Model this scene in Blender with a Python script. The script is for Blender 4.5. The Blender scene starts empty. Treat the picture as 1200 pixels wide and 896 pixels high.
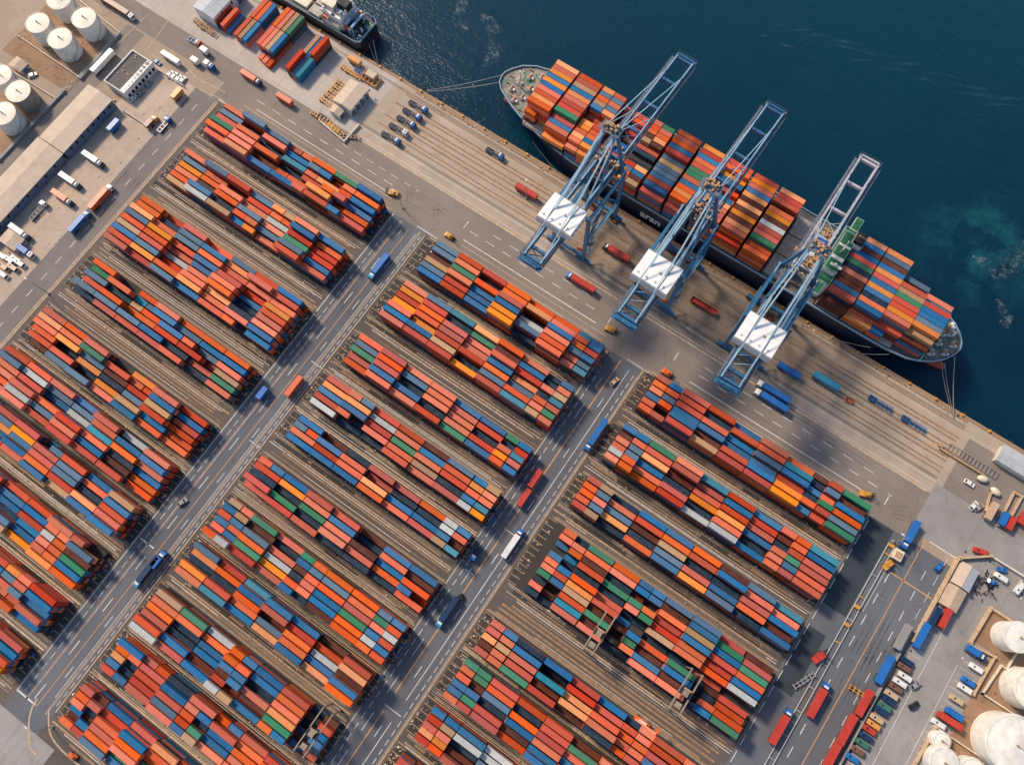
import bpy, math, random
import numpy as np
from mathutils import Vector, Matrix
random.seed(7)
S = bpy.context.scene
COL = S.collection
PI = math.pi

# ---------------------------------------------------------------- camera model
F_PX, NX, NY, YAW, CAM_H = 950.0, 21.98, 262.61, 0.60275, 345.0
_d = Vector((NX, NY, F_PX)).normalized()
_a = (Vector((1, 0, 0)) - _d * _d.x).normalized()
_b = _d.cross(_a)
_e1 = _a * math.cos(YAW) + _b * math.sin(YAW)
_e2 = _d.cross(_e1)
def at(u, v, z=0.0):
    """survey point of the photograph -> place on the level z (world metres)"""
    r = Vector((u - 600, v - 448, F_PX)); P = r / r.dot(_d) * (CAM_H - z)
    return (P.dot(_e1), -P.dot(_e2), z)
def proj(x, y, z):
    P = _e1 * x - _e2 * y + _d * (CAM_H - z)
    return 600 + F_PX * P.x / P.z, 448 + F_PX * P.y / P.z

cd = bpy.data.cameras.new('camera'); cam = bpy.data.objects.new('camera', cd); COL.objects.link(cam)
def w(v): return Vector((v.dot(_e1), -v.dot(_e2), -v.dot(_d)))
cu, cv, cw = w(Vector((1, 0, 0))), w(Vector((0, 1, 0))), w(Vector((0, 0, 1)))
M = Matrix((cu, -cv, -cw)).transposed().to_4x4(); M.translation = Vector((0, 0, CAM_H))
cam.matrix_world = M
cd.sensor_width = 36; cd.lens = F_PX / 1200 * 36; cd.clip_end = 6000; cd.clip_start = 1
S.camera = cam

# ---------------------------------------------------------------- light
wd = bpy.data.worlds.new('World'); S.world = wd; wd.use_nodes = True
nt = wd.node_tree; bg = nt.nodes['Background']
sky = nt.nodes.new('ShaderNodeTexSky'); sky.sky_type = 'NISHITA'; sky.sun_disc = False
EL, SX, SY = math.radians(43), -0.975, 0.222
sky.sun_elevation = EL; sky.sun_rotation = math.atan2(SX, SY)
nt.links.new(sky.outputs[0], bg.inputs[0]); bg.inputs[1].default_value = 0.155
sl = bpy.data.lights.new('sun', 'SUN'); sl.energy = 3.8; sl.angle = math.radians(9); sl.color = (1, 0.84, 0.66)
so = bpy.data.objects.new('sun', sl); COL.objects.link(so)
sd = Vector((SX * math.cos(EL), SY * math.cos(EL), math.sin(EL)))
so.rotation_euler = sd.to_track_quat('Z', 'Y').to_euler(); so.location = (-300, 100, 400)
S.view_settings.view_transform = 'Standard'; S.view_settings.look = 'None'
S.view_settings.exposure = 0.12; S.view_settings.gamma = 1; S.view_settings.use_curve_mapping = False

# ---------------------------------------------------------------- materials
def lin(c):
    return tuple(((x / 255 / 12.92) if x / 255 <= 0.04045 else ((x / 255 + 0.055) / 1.055) ** 2.4) for x in c) + (1,)
class N:
    """tiny node builder"""
    def __init__(s, name):
        s.m = bpy.data.materials.new(name); s.m.use_nodes = True
        s.t = s.m.node_tree; s.p = s.t.nodes['Principled BSDF']
    def n(s, k, **kw):
        x = s.t.nodes.new('ShaderNode' + k)
        for a, b in kw.items(): setattr(x, a, b)
        return x
    def l(s, a, b): s.t.links.new(a, b)
    def pos(s, scale=(1, 1, 1), obj=False):
        g = s.n('TexCoord').outputs['Object'] if obj else s.n('NewGeometry').outputs['Position']
        mp = s.n('Mapping'); s.l(g, mp.inputs[0]); mp.inputs['Scale'].default_value = scale
        return mp.outputs[0]
    def noise(s, vec, scale, detail=4, rough=0.6, lo=0.35, hi=0.65):
        t = s.n('TexNoise'); s.l(vec, t.inputs['Vector']); t.inputs['Scale'].default_value = scale
        t.inputs['Detail'].default_value = detail; t.inputs['Roughness'].default_value = rough
        r = s.n('MapRange'); s.l(t.outputs[0], r.inputs[0]); r.inputs[1].default_value = lo; r.inputs[2].default_value = hi
        return r.outputs[0]
    def mix(s, fac, a, b, mode='MIX'):
        x = s.n('Mix', data_type='RGBA', blend_type=mode)
        for i, val in ((0, fac), (6, a), (7, b)):
            if hasattr(val, 'links') or hasattr(val, 'is_linked'): s.l(val, x.inputs[i])
            else: x.inputs[i].default_value = val
        return x.outputs[2]
    def math(s, op, a, b=0.0):
        x = s.n('Math', operation=op)
        for i, val in ((0, a), (1, b)):
            if hasattr(val, 'is_linked'): s.l(val, x.inputs[i])
            else: x.inputs[i].default_value = val
        return x.outputs[0]
    def bump(s, h, dist, strength=1.0):
        b = s.n('Bump'); s.l(h, b.inputs['Height']); b.inputs['Distance'].default_value = dist; b.inputs['Strength'].default_value = strength
        s.l(b.outputs[0], s.p.inputs['Normal'])
    def out(s, col, rough=0.7, metal=0.0):
        if hasattr(col, 'is_linked'): s.l(col, s.p.inputs['Base Color'])
        else: s.p.inputs['Base Color'].default_value = col
        s.p.inputs['Roughness'].default_value = rough; s.p.inputs['Metallic'].default_value = metal
        return s.m
MATS = {}
def paint(name, rgb, rough=0.5, metal=0.0, dirt=0.25, scale=1.5):
    """worn paint / sheet metal: colour with grime blotches and faded patches"""
    if name in MATS: return MATS[name]
    n = N(name); c = lin(rgb)
    p = n.pos()
    f = n.noise(p, scale, 5, 0.65)
    g = n.noise(p, scale * 0.17, 3, 0.5)
    dk = tuple(x * (1 - dirt) * 0.9 for x in c[:3]) + (1,)
    lt = tuple(min(1, x * (1 + dirt * 0.35) + 0.01) for x in c[:3]) + (1,)
    col = n.mix(f, dk, c); col = n.mix(n.math('MULTIPLY', g, 0.5), col, lt)
    MATS[name] = n.out(col, rough, metal); return MATS[name]
def ground(name, rgb, streak=None, slab=None, stain=(70, 55, 45), amt=0.5, var=0.3, streakamt=0.35):
    n = N(name); c = lin(rgb); p = n.pos()
    dk = tuple(x * (1 - var) for x in c[:3]) + (1,); lt = tuple(x * (1 + var * 0.6) for x in c[:3]) + (1,)
    big = n.noise(p, 0.018, 4, 0.6, 0.3, 0.7)
    col = n.mix(big, dk, lt)
    med = n.noise(p, 0.14, 5, 0.65, 0.5, 0.75)
    col = n.mix(n.math('MULTIPLY', med, amt), col, lin(stain))
    if slab:
        b = n.n('TexBrick'); n.l(n.pos(), b.inputs[0]); b.inputs['Scale'].default_value = 1.0
        b.inputs['Brick Width'].default_value = slab[0]; b.inputs['Row Height'].default_value = slab[1]
        b.inputs['Mortar Size'].default_value = 0.10; b.inputs['Mortar Smooth'].default_value = 0.3; b.offset = 0.0
        b.inputs['Color1'].default_value = (1.07, 1.06, 1.05, 1); b.inputs['Color2'].default_value = (0.90, 0.90, 0.91, 1)
        b.inputs['Mortar'].default_value = (0.62, 0.60, 0.58, 1)
        col = n.mix(1.0, col, b.outputs[0], 'MULTIPLY')
    if streak:
        sc = (0.012, 0.55, 1) if streak == 'X' else (0.55, 0.012, 1)
        st = n.noise(n.pos(sc), 1.0, 4, 0.6, 0.42, 0.72)
        col = n.mix(n.math('MULTIPLY', st, streakamt), col, tuple(x * 0.62 for x in c[:3]) + (1,))
        sc2 = (0.02, 1.6, 1) if streak == 'X' else (1.6, 0.02, 1)
        s2 = n.noise(n.pos(sc2), 1.0, 3, 0.6, 0.5, 0.8)
        col = n.mix(n.math('MULTIPLY', s2, streakamt * 0.6), col, lt)
    sp = n.noise(p, 0.9, 6, 0.75, 0.62, 0.72)            # oil spots
    col = n.mix(n.math('MULTIPLY', sp, 0.45), col, tuple(x * 0.4 for x in c[:3]) + (1,))
    pt = n.noise(n.pos((0.5, 1.0, 1)) if streak == 'X' else p, 0.045, 2, 0.4, 0.53, 0.56)      # resurfaced patches
    col = n.mix(n.math('MULTIPLY', pt, 0.28), col, tuple(x * 0.62 for x in c[:3]) + (1,))
    fine = n.noise(p, 1.6, 4, 0.75, 0.25, 0.75)
    col = n.mix(n.math('MULTIPLY', fine, 0.45), col, tuple(x * 1.35 for x in c[:3]) + (1,))
    gr = n.noise(p, 4.0, 2, 0.7, 0.5, 0.8)
    col = n.mix(n.math('MULTIPLY', gr, 0.5), col, tuple(x * 0.45 for x in c[:3]) + (1,))
    vo = n.n('TexVoronoi', feature='DISTANCE_TO_EDGE'); n.l(n.pos(), vo.inputs['Vector']); vo.inputs['Scale'].default_value = 0.035
    ck = n.n('MapRange'); n.l(vo.outputs['Distance'], ck.inputs[0]); ck.inputs[1].default_value = 0.010; ck.inputs[2].default_value = 0.002
    col = n.mix(n.math('MULTIPLY', ck.outputs[0], n.math('MULTIPLY', n.noise(p, 0.03, 3, 0.6, 0.45, 0.6), 0.22)), col, tuple(x * 0.35 for x in c[:3]) + (1,))
    MATS[name] = n.out(col, 0.92); return MATS[name]

ASPH   = ground('asphalt_road_lengthwise', (97, 100, 105), 'Y', None, (104, 88, 76), 0.6, 0.42)
ASPHX  = ground('asphalt_road_crosswise', (134, 122, 112), 'X', None, (100, 84, 72), 0.5, 0.3)
YARD   = ground('yard_asphalt', (98, 89, 82), 'X', None, (112, 84, 60), 0.55, 0.4, 0.7)
PADM   = ground('stack_pad_asphalt', (62, 58, 54), 'X', None, (40, 36, 34), 0.6, 0.35, 0.5)
APRON  = ground('apron_concrete', (176, 158, 138), 'X', (26.0, 5.2), (132, 100, 72), 0.6, 0.28, 0.5)
# oil and tyre grime ground into the crane lanes of the apron
_n = N.__new__(N); _n.m = APRON; _n.t = APRON.node_tree; _n.p = _n.t.nodes['Principled BSDF']
_src = _n.p.inputs['Base Color'].links[0].from_socket; _sx = _n.n('SeparateXYZ'); _n.l(_n.n('NewGeometry').outputs['Position'], _sx.inputs[0])
_wx = _n.math('ADD', _sx.outputs[0], _n.math('MULTIPLY', _n.math('SUBTRACT', _n.noise(_n.pos(), .03, 4, .6, .2, .8), .5), 60))
_m1 = _n.n('MapRange', interpolation_type='SMOOTHSTEP'); _n.l(_wx, _m1.inputs[0]); _m1.inputs[1].default_value = -115; _m1.inputs[2].default_value = -55
_m2 = _n.n('MapRange', interpolation_type='SMOOTHSTEP'); _n.l(_wx, _m2.inputs[0]); _m2.inputs[1].default_value = 75; _m2.inputs[2].default_value = 20
_st = _n.noise(_n.pos((.006, .32, 1)), 1.0, 3, .5, .25, .6)
_f = _n.math('MULTIPLY', _n.math('MULTIPLY', _m1.outputs[0], _m2.outputs[0]), _n.math('ADD', .25, _n.math('MULTIPLY', _st, .35)))
_n.l(_n.mix(_f, _src, lin((74, 64, 58))), _n.p.inputs['Base Color'])
CONC   = ground('pale_concrete', (184, 172, 160), 'Y', (9.0, 9.0), (130, 116, 100), 0.45, 0.22, 0.3)
CONC2  = ground('grey_concrete', (150, 145, 140), 'Y', (7.5, 15.0), (108, 92, 78), 0.75, 0.36, 0.35)
DIRT   = ground('brown_dirt', (150, 118, 90), None, None, (84, 66, 52), 0.8, 0.4)
BASEG  = ground('worn_asphalt', (164, 144, 124), 'Y', None, (104, 88, 74), 0.5, 0.25)
def marking(name, rgb, wear):
    n = N(name); p = n.pos(); f = n.noise(p, 0.5, 6, 0.8, 0.36, 0.66)
    col = n.mix(n.math('MULTIPLY', f, wear), lin(rgb), lin((95, 88, 82)))
    return n.out(col, 0.8)
M_WHITE = marking('white_road_paint', (226, 222, 214), 0.5)
M_CREAM = marking('cream_road_paint', (206, 176, 142), 0.6)
M_ORANGE = marking('orange_road_paint', (205, 150, 95), 0.5)
M_PINK = marking('faded_pink_road_paint', (168, 146, 132), 0.6)
M_TAN = marking('tan_track_gravel', (172, 132, 92), 0.9)
STEEL = paint('rail_steel', (52, 44, 42), 0.5, 0.3)

# ---------------------------------------------------------------- mesh builder
class MB:
    def __init__(s): s.v = []; s.f = []; s.mi = []; s.mats = []; s.cur = 0
    def use(s, m):
        if m not in s.mats: s.mats.append(m)
        s.cur = s.mats.index(m); return s
    def add(s, vs, fs):
        o = len(s.v); s.v += [tuple(x) for x in vs]
        for f in fs: s.f.append(tuple(i + o for i in f)); s.mi.append(s.cur)
        return s
    def box(s, x0, x1, y0, y1, z0, z1):
        return s.add([(x0,y0,z0),(x1,y0,z0),(x1,y1,z0),(x0,y1,z0),(x0,y0,z1),(x1,y0,z1),(x1,y1,z1),(x0,y1,z1)],
                     [(0,3,2,1),(4,5,6,7),(0,1,5,4),(1,2,6,5),(2,3,7,6),(3,0,4,7)])
    def rect(s, x0, x1, y0, y1, z): return s.add([(x0,y0,z),(x1,y0,z),(x1,y1,z),(x0,y1,z)], [(0,1,2,3)])
    def bar(s, p, q, wd, h=None):
        p, q = Vector(p), Vector(q); h = h or wd; d = (q - p).normalized()
        up = Vector((0, 0, 1)) if abs(d.z) < 0.95 else Vector((0, 1, 0))
        r = d.cross(up).normalized() * wd / 2; u = r.cross(d).normalized() * h / 2
        vs = [p-r-u, p+r-u, p+r+u, p-r+u, q-r-u, q+r-u, q+r+u, q-r+u]
        return s.add(vs, [(0,1,2,3),(7,6,5,4),(0,4,5,1),(1,5,6,2),(2,6,7,3),(3,7,4,0)])
    def tube(s, p, q, r, n=10, r2=None, cap=True):
        p, q = Vector(p), Vector(q); r2 = r if r2 is None else r2; d = (q - p).normalized()
        up = Vector((0, 0, 1)) if abs(d.z) < 0.95 else Vector((0, 1, 0))
        a = d.cross(up).normalized(); b = a.cross(d).normalized(); vs = []
        for k in range(n):
            t = 2 * PI * k / n; e = a * math.cos(t) + b * math.sin(t); vs += [p + e * r, q + e * r2]
        fs = [(2*k, 2*k+1, (2*k+3) % (2*n), (2*k+2) % (2*n)) for k in range(n)]
        if cap: fs += [tuple(2*k for k in range(n)), tuple(2*k+1 for k in reversed(range(n)))]
        return s.add(vs, fs)
    def prism(s, poly, z0, z1):
        n = len(poly); vs = [(x, y, z0) for x, y in poly] + [(x, y, z1) for x, y in poly]
        return s.add(vs, [tuple(reversed(range(n))), tuple(range(n, 2*n))] + [(i, (i+1) % n, n + (i+1) % n, n + i) for i in range(n)])
    def side(s, prof, y0, y1):
        """profile in x,z pulled along y"""
        n = len(prof); vs = [(x, y0, z) for x, z in prof] + [(x, y1, z) for x, z in prof]
        return s.add(vs, [tuple(range(n)), tuple(reversed(range(n, 2*n)))] + [(i, n + i, n + (i+1) % n, (i+1) % n) for i in range(n)])
    def dome(s, c, r, h, n=32, rings=5):
        vs = []; fs = []
        for k in range(rings):
            a = k / rings; rr = r * (1 - a); z = h * (1 - (1 - a) ** 2) if h > 0.5 * r else h * a
            for i in range(n): t = 2*PI*i/n; vs.append((c[0] + rr*math.cos(t), c[1] + rr*math.sin(t), c[2] + z))
        vs.append((c[0], c[1], c[2] + h))
        for k in range(rings-1):
            for i in range(n): j = (i+1) % n; fs.append((k*n+i, k*n+j, (k+1)*n+j, (k+1)*n+i))
        for i in range(n): fs.append(((rings-1)*n+i, (rings-1)*n+(i+1) % n, rings*n))
        return s.add(vs, fs)
    def ball(s, c, rx, ry, rz, n=10, m=6):
        vs = [(c[0], c[1], c[2]-rz)]; fs = []
        for k in range(1, m):
            ph = PI*k/m - PI/2
            for i in range(n):
                t = 2*PI*i/n; vs.append((c[0]+rx*math.cos(ph)*math.cos(t), c[1]+ry*math.cos(ph)*math.sin(t), c[2]+rz*math.sin(ph)))
        vs.append((c[0], c[1], c[2]+rz))
        for i in range(n):
            j = (i+1) % n; fs.append((0, 1+j, 1+i)); fs.append((1+(m-2)*n+i, 1+(m-2)*n+j, len(vs)-1))
            for k in range(m-2): fs.append((1+k*n+i, 1+k*n+j, 1+(k+1)*n+j, 1+(k+1)*n+i))
        return s.add(vs, fs)
    def build(s, name, parent=None, mat=None, smooth=False):
        me = bpy.data.meshes.new(name); me.from_pydata(s.v, [], s.f)
        ms = s.mats or [mat]
        for m in ms: me.materials.append(m)
        if len(ms) > 1: me.polygons.foreach_set('material_index', s.mi)
        if smooth:
            me.polygons.foreach_set('use_smooth', [True] * len(s.f))
            try: me.set_sharp_from_angle(angle=math.radians(40))
            except Exception: pass
        me.update()
        o = bpy.data.objects.new(name, me); COL.objects.link(o)
        if parent: o.parent = parent
        return o
def tag(o, label=None, cat=None, group=None, kind=None):
    if label: o['label'] = label
    if cat: o['category'] = cat
    if group: o['group'] = group
    if kind: o['kind'] = kind
    return o
def thing(name, label, cat, loc=(0, 0, 0), rot=0.0, group=None):
    o = bpy.data.objects.new(name, None); COL.objects.link(o); o.empty_display_size = 1
    o.location = loc; o.rotation_euler = (0, 0, rot); return tag(o, label, cat, group)
def copy_tree(o, parent=None):
    c = o.copy(); COL.objects.link(c); c.parent = parent
    for ch in list(o.children): copy_tree(ch, c)
    return c
def struct(o): return tag(o, kind='structure')

# ================================================================ SETTING
struct(MB().use(BASEG).rect(-1500, 1500, -1500, 170.6, 0).build('ground'))
def sheet(name, m, rects, z):
    b = MB().use(m)
    for r in rects: b.rect(*r, z)
    return struct(b.build(name))
sheet('apron', APRON, [(-195, 112.6, 133.6, 170.6), (112.6, 115.6, 138.5, 170.6), (115.6, 141, 163.8, 170.6)], 0.004)
sheet('terminal_pavement', CONC, [(-700, -195, 133.2, 170.6)], 0.004)
sheet('dark_pavement', ASPHX, [(115.6, 400, 138.4, 163.8)], 0.004)
sheet('east_pavement', CONC2, [(112.6, 400, 115.2, 138.4), (134, 400, -400, 115.2)], 0.006)
sheet('crossing_road', ASPHX, [(-266, 112.6, 111, 133.2)], 0.008)
ASPHW = ground('glow_tinted_asphalt', (122, 114, 108), 'Y', None, (104, 88, 74), 0.5, 0.28)  # west road copy of the asphalt, low-sun glow put into its colour
sheet('west_road', ASPHW, [(-276, -262, -600, 111)], 0.008)
CONCW = ground('glow_tinted_concrete', (186, 166, 146), 'Y', (9.0, 18.0), (126, 104, 84), 0.6, 0.28, 0.4)  # warm glow over the west lot is mixed into this concrete colour
sheet('west_lot_pavement', CONCW, [(-303, -276, -600, 111)], 0.004)
sheet('south_pavement', CONC2, [(-262, -125, -600, -152.5)], 0.012)
sheet('road', ASPH, [(-153.5, -134.5, -152.5, 111), (-34.5, -15.5, -400, 111), (95.5, 133.4, -400, 111)], 0.008)
sheet('service_road', ASPHX, [(-329.5, -318, -300, 120), (-390, -266, 121, 133)], 0.006)
sheet('north_road', ASPH, [(-420, -396, -300, 300)], 0.006)
sheet('tank_farm_soil', DIRT, [(-373, -331, 72.8, 107), (-372, -331, -60, 58), (154, 420, 89, 106), (162, 420, 20, 88.9)], 0.010)
YC = ((-261.5, -153.5), (-134.5, -34.5), (-15.5, 95.5))
YARDD = ground('dark_yard_asphalt', (92, 85, 79), 'X', None, (118, 92, 68), 0.6, 0.4, 0.7)
sheet('yard', YARD, [(YC[0][0], YC[0][1], -152.5, 111)], 0.006)
sheet('yard', YARDD, [(YC[1][0], YC[1][1], -400, 111), (YC[2][0], YC[2][1], -400, 111)], 0.006)

sheet('asphalt_patch', ground('dark_asphalt', (52, 60, 66), 'Y', None, (40, 44, 48), 0.5, 0.3), [(96.2, 107.4, 69, 110.6), (96.2, 104.5, 30, 58)], 0.012)  # two darker asphalt rectangles off the right column's row ends
# quay wall and water
QW = ground('quay_edge_concrete', (160, 128, 96), 'X', (6.0, 20.0), (110, 80, 58), 0.7, 0.35, 0.5)
struct(MB().use(QW).box(-1500, 141, 170.6, 172.0, -8, 0.25).box(141, 1500, 170.6, 172.0, -8, 0.25).build('quay_wall'))
nw = N('harbour_water'); p = nw.pos()
f1 = nw.noise(p, 0.006, 4, 0.55, 0.3, 0.7); f2 = nw.noise(p, 0.05, 4, 0.6, 0.35, 0.7)
mpx = nw.n('SeparateXYZ'); nw.l(nw.n('NewGeometry').outputs['Position'], mpx.inputs[0])
depth = nw.n('MapRange'); nw.l(nw.math('SUBTRACT', mpx.outputs[1], nw.math('MULTIPLY', mpx.outputs[0], 0.35)), depth.inputs[0])
depth.inputs[1].default_value = 180; depth.inputs[2].default_value = 420
c = nw.mix(f1, (0.0002, 0.0125, 0.031, 1), (0.0004, 0.023, 0.046, 1))
c = nw.mix(depth.outputs[0], c, (0.0014, 0.040, 0.064, 1)); c = nw.mix(nw.math('MULTIPLY', f2, 0.3), c, (0.003, 0.036, 0.052, 1))
up = nw.n('VectorMath', operation='DISTANCE'); nw.l(nw.n('NewGeometry').outputs['Position'], up.inputs[0]); up.inputs[1].default_value = (82, 250, -3)
upr = nw.n('MapRange'); nw.l(up.outputs['Value'], upr.inputs[0]); upr.inputs[1].default_value = 36; upr.inputs[2].default_value = 4
c = nw.mix(nw.math('MULTIPLY', upr.outputs[0], nw.noise(p, 0.07, 5, 0.7, 0.42, 0.66)), c, (0.012, 0.095, 0.105, 1))   # silt churned up by a propeller
nw.out(c, 0.12); nw.p.inputs['IOR'].default_value = 1.33
wv = nw.noise(nw.pos((1, 1.9, 1)), 0.35, 6, 0.62, 0.0, 1.0)
wl = nw.noise(nw.pos((0.35, 1.4, 1)), 0.11, 3, 0.5, 0.0, 1.0)
nw.bump(nw.math('ADD', wv, nw.math('MULTIPLY', wl, 1.5)), 0.8, 0.42)
struct(MB().use(nw.m).rect(-3000, 3000, 172.0, 3000, -3).build('water'))
# foam
nf = N('sea_foam'); tr = nf.n('BsdfTransparent'); mx = nf.n('MixShader')
uvn = nf.n('UVMap'); sep = nf.n('SeparateXYZ'); nf.l(uvn.outputs[0], sep.inputs[0])
edge = nf.math('SUBTRACT', 1.0, nf.math('MULTIPLY', nf.math('ABSOLUTE', nf.math('SUBTRACT', sep.outputs[1], 0.5)), 2.0))
a = nf.math('MULTIPLY', nf.noise(nf.pos(), 0.55, 7, 0.8, 0.48, 0.62), nf.noise(nf.pos(), 0.12, 4, 0.6, 0.36, 0.6))
a = nf.math('MULTIPLY', nf.math('MULTIPLY', a, nf.math('POWER', edge, 0.8)), 0.42)
nf.out((0.55, 0.6, 0.6, 1), 0.8)
nf.l(a, mx.inputs[0]); nf.l(tr.outputs[0], mx.inputs[1]); nf.l(nf.p.outputs[0], mx.inputs[2])
nf.l(mx.outputs[0], nf.t.nodes['Material Output'].inputs[0])
def ribbon(name, pts, wid, m, z):
    P = [Vector(at(u, v, z)) for u, v in pts]; vs = []; fs = []; uv = []
    for i, q in enumerate(P):
        d = (P[min(i+1, len(P)-1)] - P[max(i-1, 0)]).normalized(); r = Vector((-d.y, d.x, 0)) * (wid[i] / 2)
        vs += [q - r, q + r]
    for i in range(len(P)-1): fs.append((2*i, 2*i+1, 2*i+3, 2*i+2))
    o = MB().use(m).add(vs, fs).build(name); me = o.data; L = me.uv_layers.new(name='UVMap')
    for poly in me.polygons:
        for li in poly.loop_indices:
            vi = me.loops[li].vertex_index; L.data[li].uv = (vi // 2 / (len(P)-1), vi % 2)
    return tag(o, kind='stuff')
ribbon('foam', [(546, -8), (541, 6), (537, 17), (541, 26), (547, 34), (556, 30)], [6, 7, 6, 6, 5, 2], nf.m, -2.985)
ribbon('foam', [(562, 16), (572, 24), (580, 40), (583, 55), (576, 68), (567, 78)], [3, 7, 10, 10, 9, 3], nf.m, -2.98)
ribbon('foam', [(1168, 350), (1175, 363), (1181, 372), (1179, 381), (1171, 376)], [2, 5, 6, 6, 2], nf.m, -2.975)
ribbon('foam', [(1140, 300), (1156, 310), (1170, 322), (1182, 314), (1196, 300), (1206, 284)], [4, 7, 9, 9, 10, 8], nf.m, -2.97)

ns_ = N('ripple_crest'); tr2 = ns_.n('BsdfTransparent'); mx2 = ns_.n('MixShader'); sp2 = ns_.n('SeparateXYZ'); ns_.l(ns_.n('UVMap').outputs[0], sp2.inputs[0])
e2_ = ns_.math('SUBTRACT', 1.0, ns_.math('MULTIPLY', ns_.math('ABSOLUTE', ns_.math('SUBTRACT', sp2.outputs[1], 0.5)), 2.0))
e3_ = ns_.math('SUBTRACT', 1.0, ns_.math('MULTIPLY', ns_.math('ABSOLUTE', ns_.math('SUBTRACT', sp2.outputs[0], 0.5)), 2.0))
ns_.out((0.03, 0.10, 0.13, 1), 0.3); ns_.l(ns_.math('MULTIPLY', ns_.math('MULTIPLY', e2_, e3_), ns_.math('MULTIPLY', ns_.noise(ns_.pos(), .12, 4, .7, .3, .7), 0.8)), mx2.inputs[0])
ns_.l(tr2.outputs[0], mx2.inputs[1]); ns_.l(ns_.p.outputs[0], mx2.inputs[2]); ns_.l(mx2.outputs[0], ns_.t.nodes['Material Output'].inputs[0])
rw = random.Random(5)
for k, (u, v, ln) in enumerate(((900, 28, 26), (918, 34, 40), (938, 41, 46), (965, 48, 50), (970, 54, 44), (1000, 61, 56), (985, 68, 46), (1035, 73, 56), (1020, 80, 52), (1072, 86, 60), (1062, 92, 48), (1105, 99, 62), (1110, 107, 70), (1150, 113, 60), (1140, 121, 70), (880, 42, 30), (905, 53, 34))):
    q = [(u + ln * t / 6, v + ln * .11 * t / 6 + 1.4 * math.sin(t * .8 + k) - .02 * ln * math.sin(t / 6 * PI)) for t in range(7)]
    ribbon('foam', q, [.6, 1.5, 2.0, 2.2, 2.0, 1.4, .5], ns_.m, -2.96 + k * .001)
# painted lines -----------------------------------------------------------------
Z1 = 0.02
def solidY(b, x, y0, y1, wd=0.3): b.rect(x - wd/2, x + wd/2, y0, y1, Z1)
def dashY(b, x, y0, y1, ln, gap, wd=0.28):
    y = y0
    while y < y1: b.rect(x - wd/2, x + wd/2, y, min(y + ln, y1), Z1); y += ln + gap
def solidX(b, y, x0, x1, wd=0.3): b.rect(x0, x1, y - wd/2, y + wd/2, Z1)
def dashX(b, y, x0, x1, ln, gap, wd=0.28):
    x = x0
    while x < x1: b.rect(x, min(x + ln, x1), y - wd/2, y + wd/2, Z1); x += ln + gap
bw = MB().use(M_WHITE)
dashY(bw, -269.3, -400, 109, 4.2, 5.6, .32)
solidX(bw, 112.2, -262.5, -250, .5); solidX(bw, 118.2, -243, -160, .38); solidX(bw, 118.2, -118, -45, .42); solidX(bw, 118.4, 4, 93, .42)
dashX(bw, 122.4, -246, -160, 5.0, 4.8, .3); dashX(bw, 126.6, -196, -150, 4.0, 3.4, .25)
dashX(bw, 123.4, -118, -48, 4.6, 4.6, .3); dashX(bw, 127.8, -108, -52, 4.6, 5.2, .28)
dashX(bw, 123.2, 6, 100, 4.6, 4.6, .32); dashX(bw, 127.6, 6, 92, 4.6, 5.2, .3)
for x0, y0 in ((-121.5, 123), (-40.5, 121), (-7, 123), (99, 118.4)): bw.rect(x0-.2, x0+.2, y0, y0+4.2, Z1)
for y0 in (115, 119): pass
solidX(bw, 111.8, -140.2, -128.5, .4); solidX(bw, 111.8, -24, -11.5, .42); solidX(bw, -70.5, -152, -144.5, .6); solidX(bw, -144.6, -153, -143, .7)
solidX(bw, 32, -140.4, -133.5, .35); solidX(bw, -11.6, -140.4, -133.5, .35); solidX(bw, 20, -27, -19, .35); solidX(bw, -64, -27, -19, .35); solidX(bw, -3, -31, -26, .3)
solidY(bw, -153.1, -145, 111, .35); dashY(bw, -150.2, -143, 108, 3.2, 1.7, .25); dashY(bw, -145.0, -143, 106, 6.5, 14, .35)
dashY(bw, -135.6, -140, 108, 2.6, 1.5, .25); solidY(bw, -138.3, -138, 108, .22); dashY(bw, -140.2, -130, 110, 5, 19, .3)
solidY(bw, -34.2, -400, 108, .28); dashY(bw, -31.5, -400, 100, 3.0, 1.8, .3); dashY(bw, -28.8, -400, 98, 8, 9, .26)
solidY(bw, -20.8, -58, 18, .28); solidY(bw, -20.8, 22, 108, .28); solidY(bw, -20.8, -400, -68, .28); dashY(bw, -17.8, -400, 108, 2.6, 1.5, .26); dashY(bw, -23.2, -400, 106, 5, 22, .3)
dashY(bw, 96.6, -400, 109, 5, 2.2, .3); dashY(bw, 113.8, -400, 100, 4.6, 5.4, .34); dashY(bw, 125.6, -400, 108, 4.4, 5.2, .3); dashY(bw, 130.6, 60, 113, 5, 3, .2)
solidX(bw, 115.2, 121.5, 133.6, .45); solidY(bw, 112.0, 75, 112, .16)
solidX(bw, 135.0, -195, 112, .22); solidX(bw, 139.0, -195, 112, .2)
for k in range(30): bw.rect(132.6, 139.6, 16 + k*2.9, 16.14 + k*2.9, Z1)
for k in range(18): bw.rect(153.6, 160, 40 + k*2.9, 40.14 + k*2.9, Z1)
bw.rect(142.0, 142.25, -20, 90, Z1); bw.rect(152.4, 152.6, 10, 78, Z1)
struct(bw.build('white_lane_markings'))
bc = MB().use(M_CREAM)
solidY(bc, -262.6, -500, 110, .5); solidY(bc, -261.4, -500, 110, .45); solidY(bc, -137.4, -145, 110, .35); solidY(bc, -136.8, -145, 110, .2)
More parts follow.
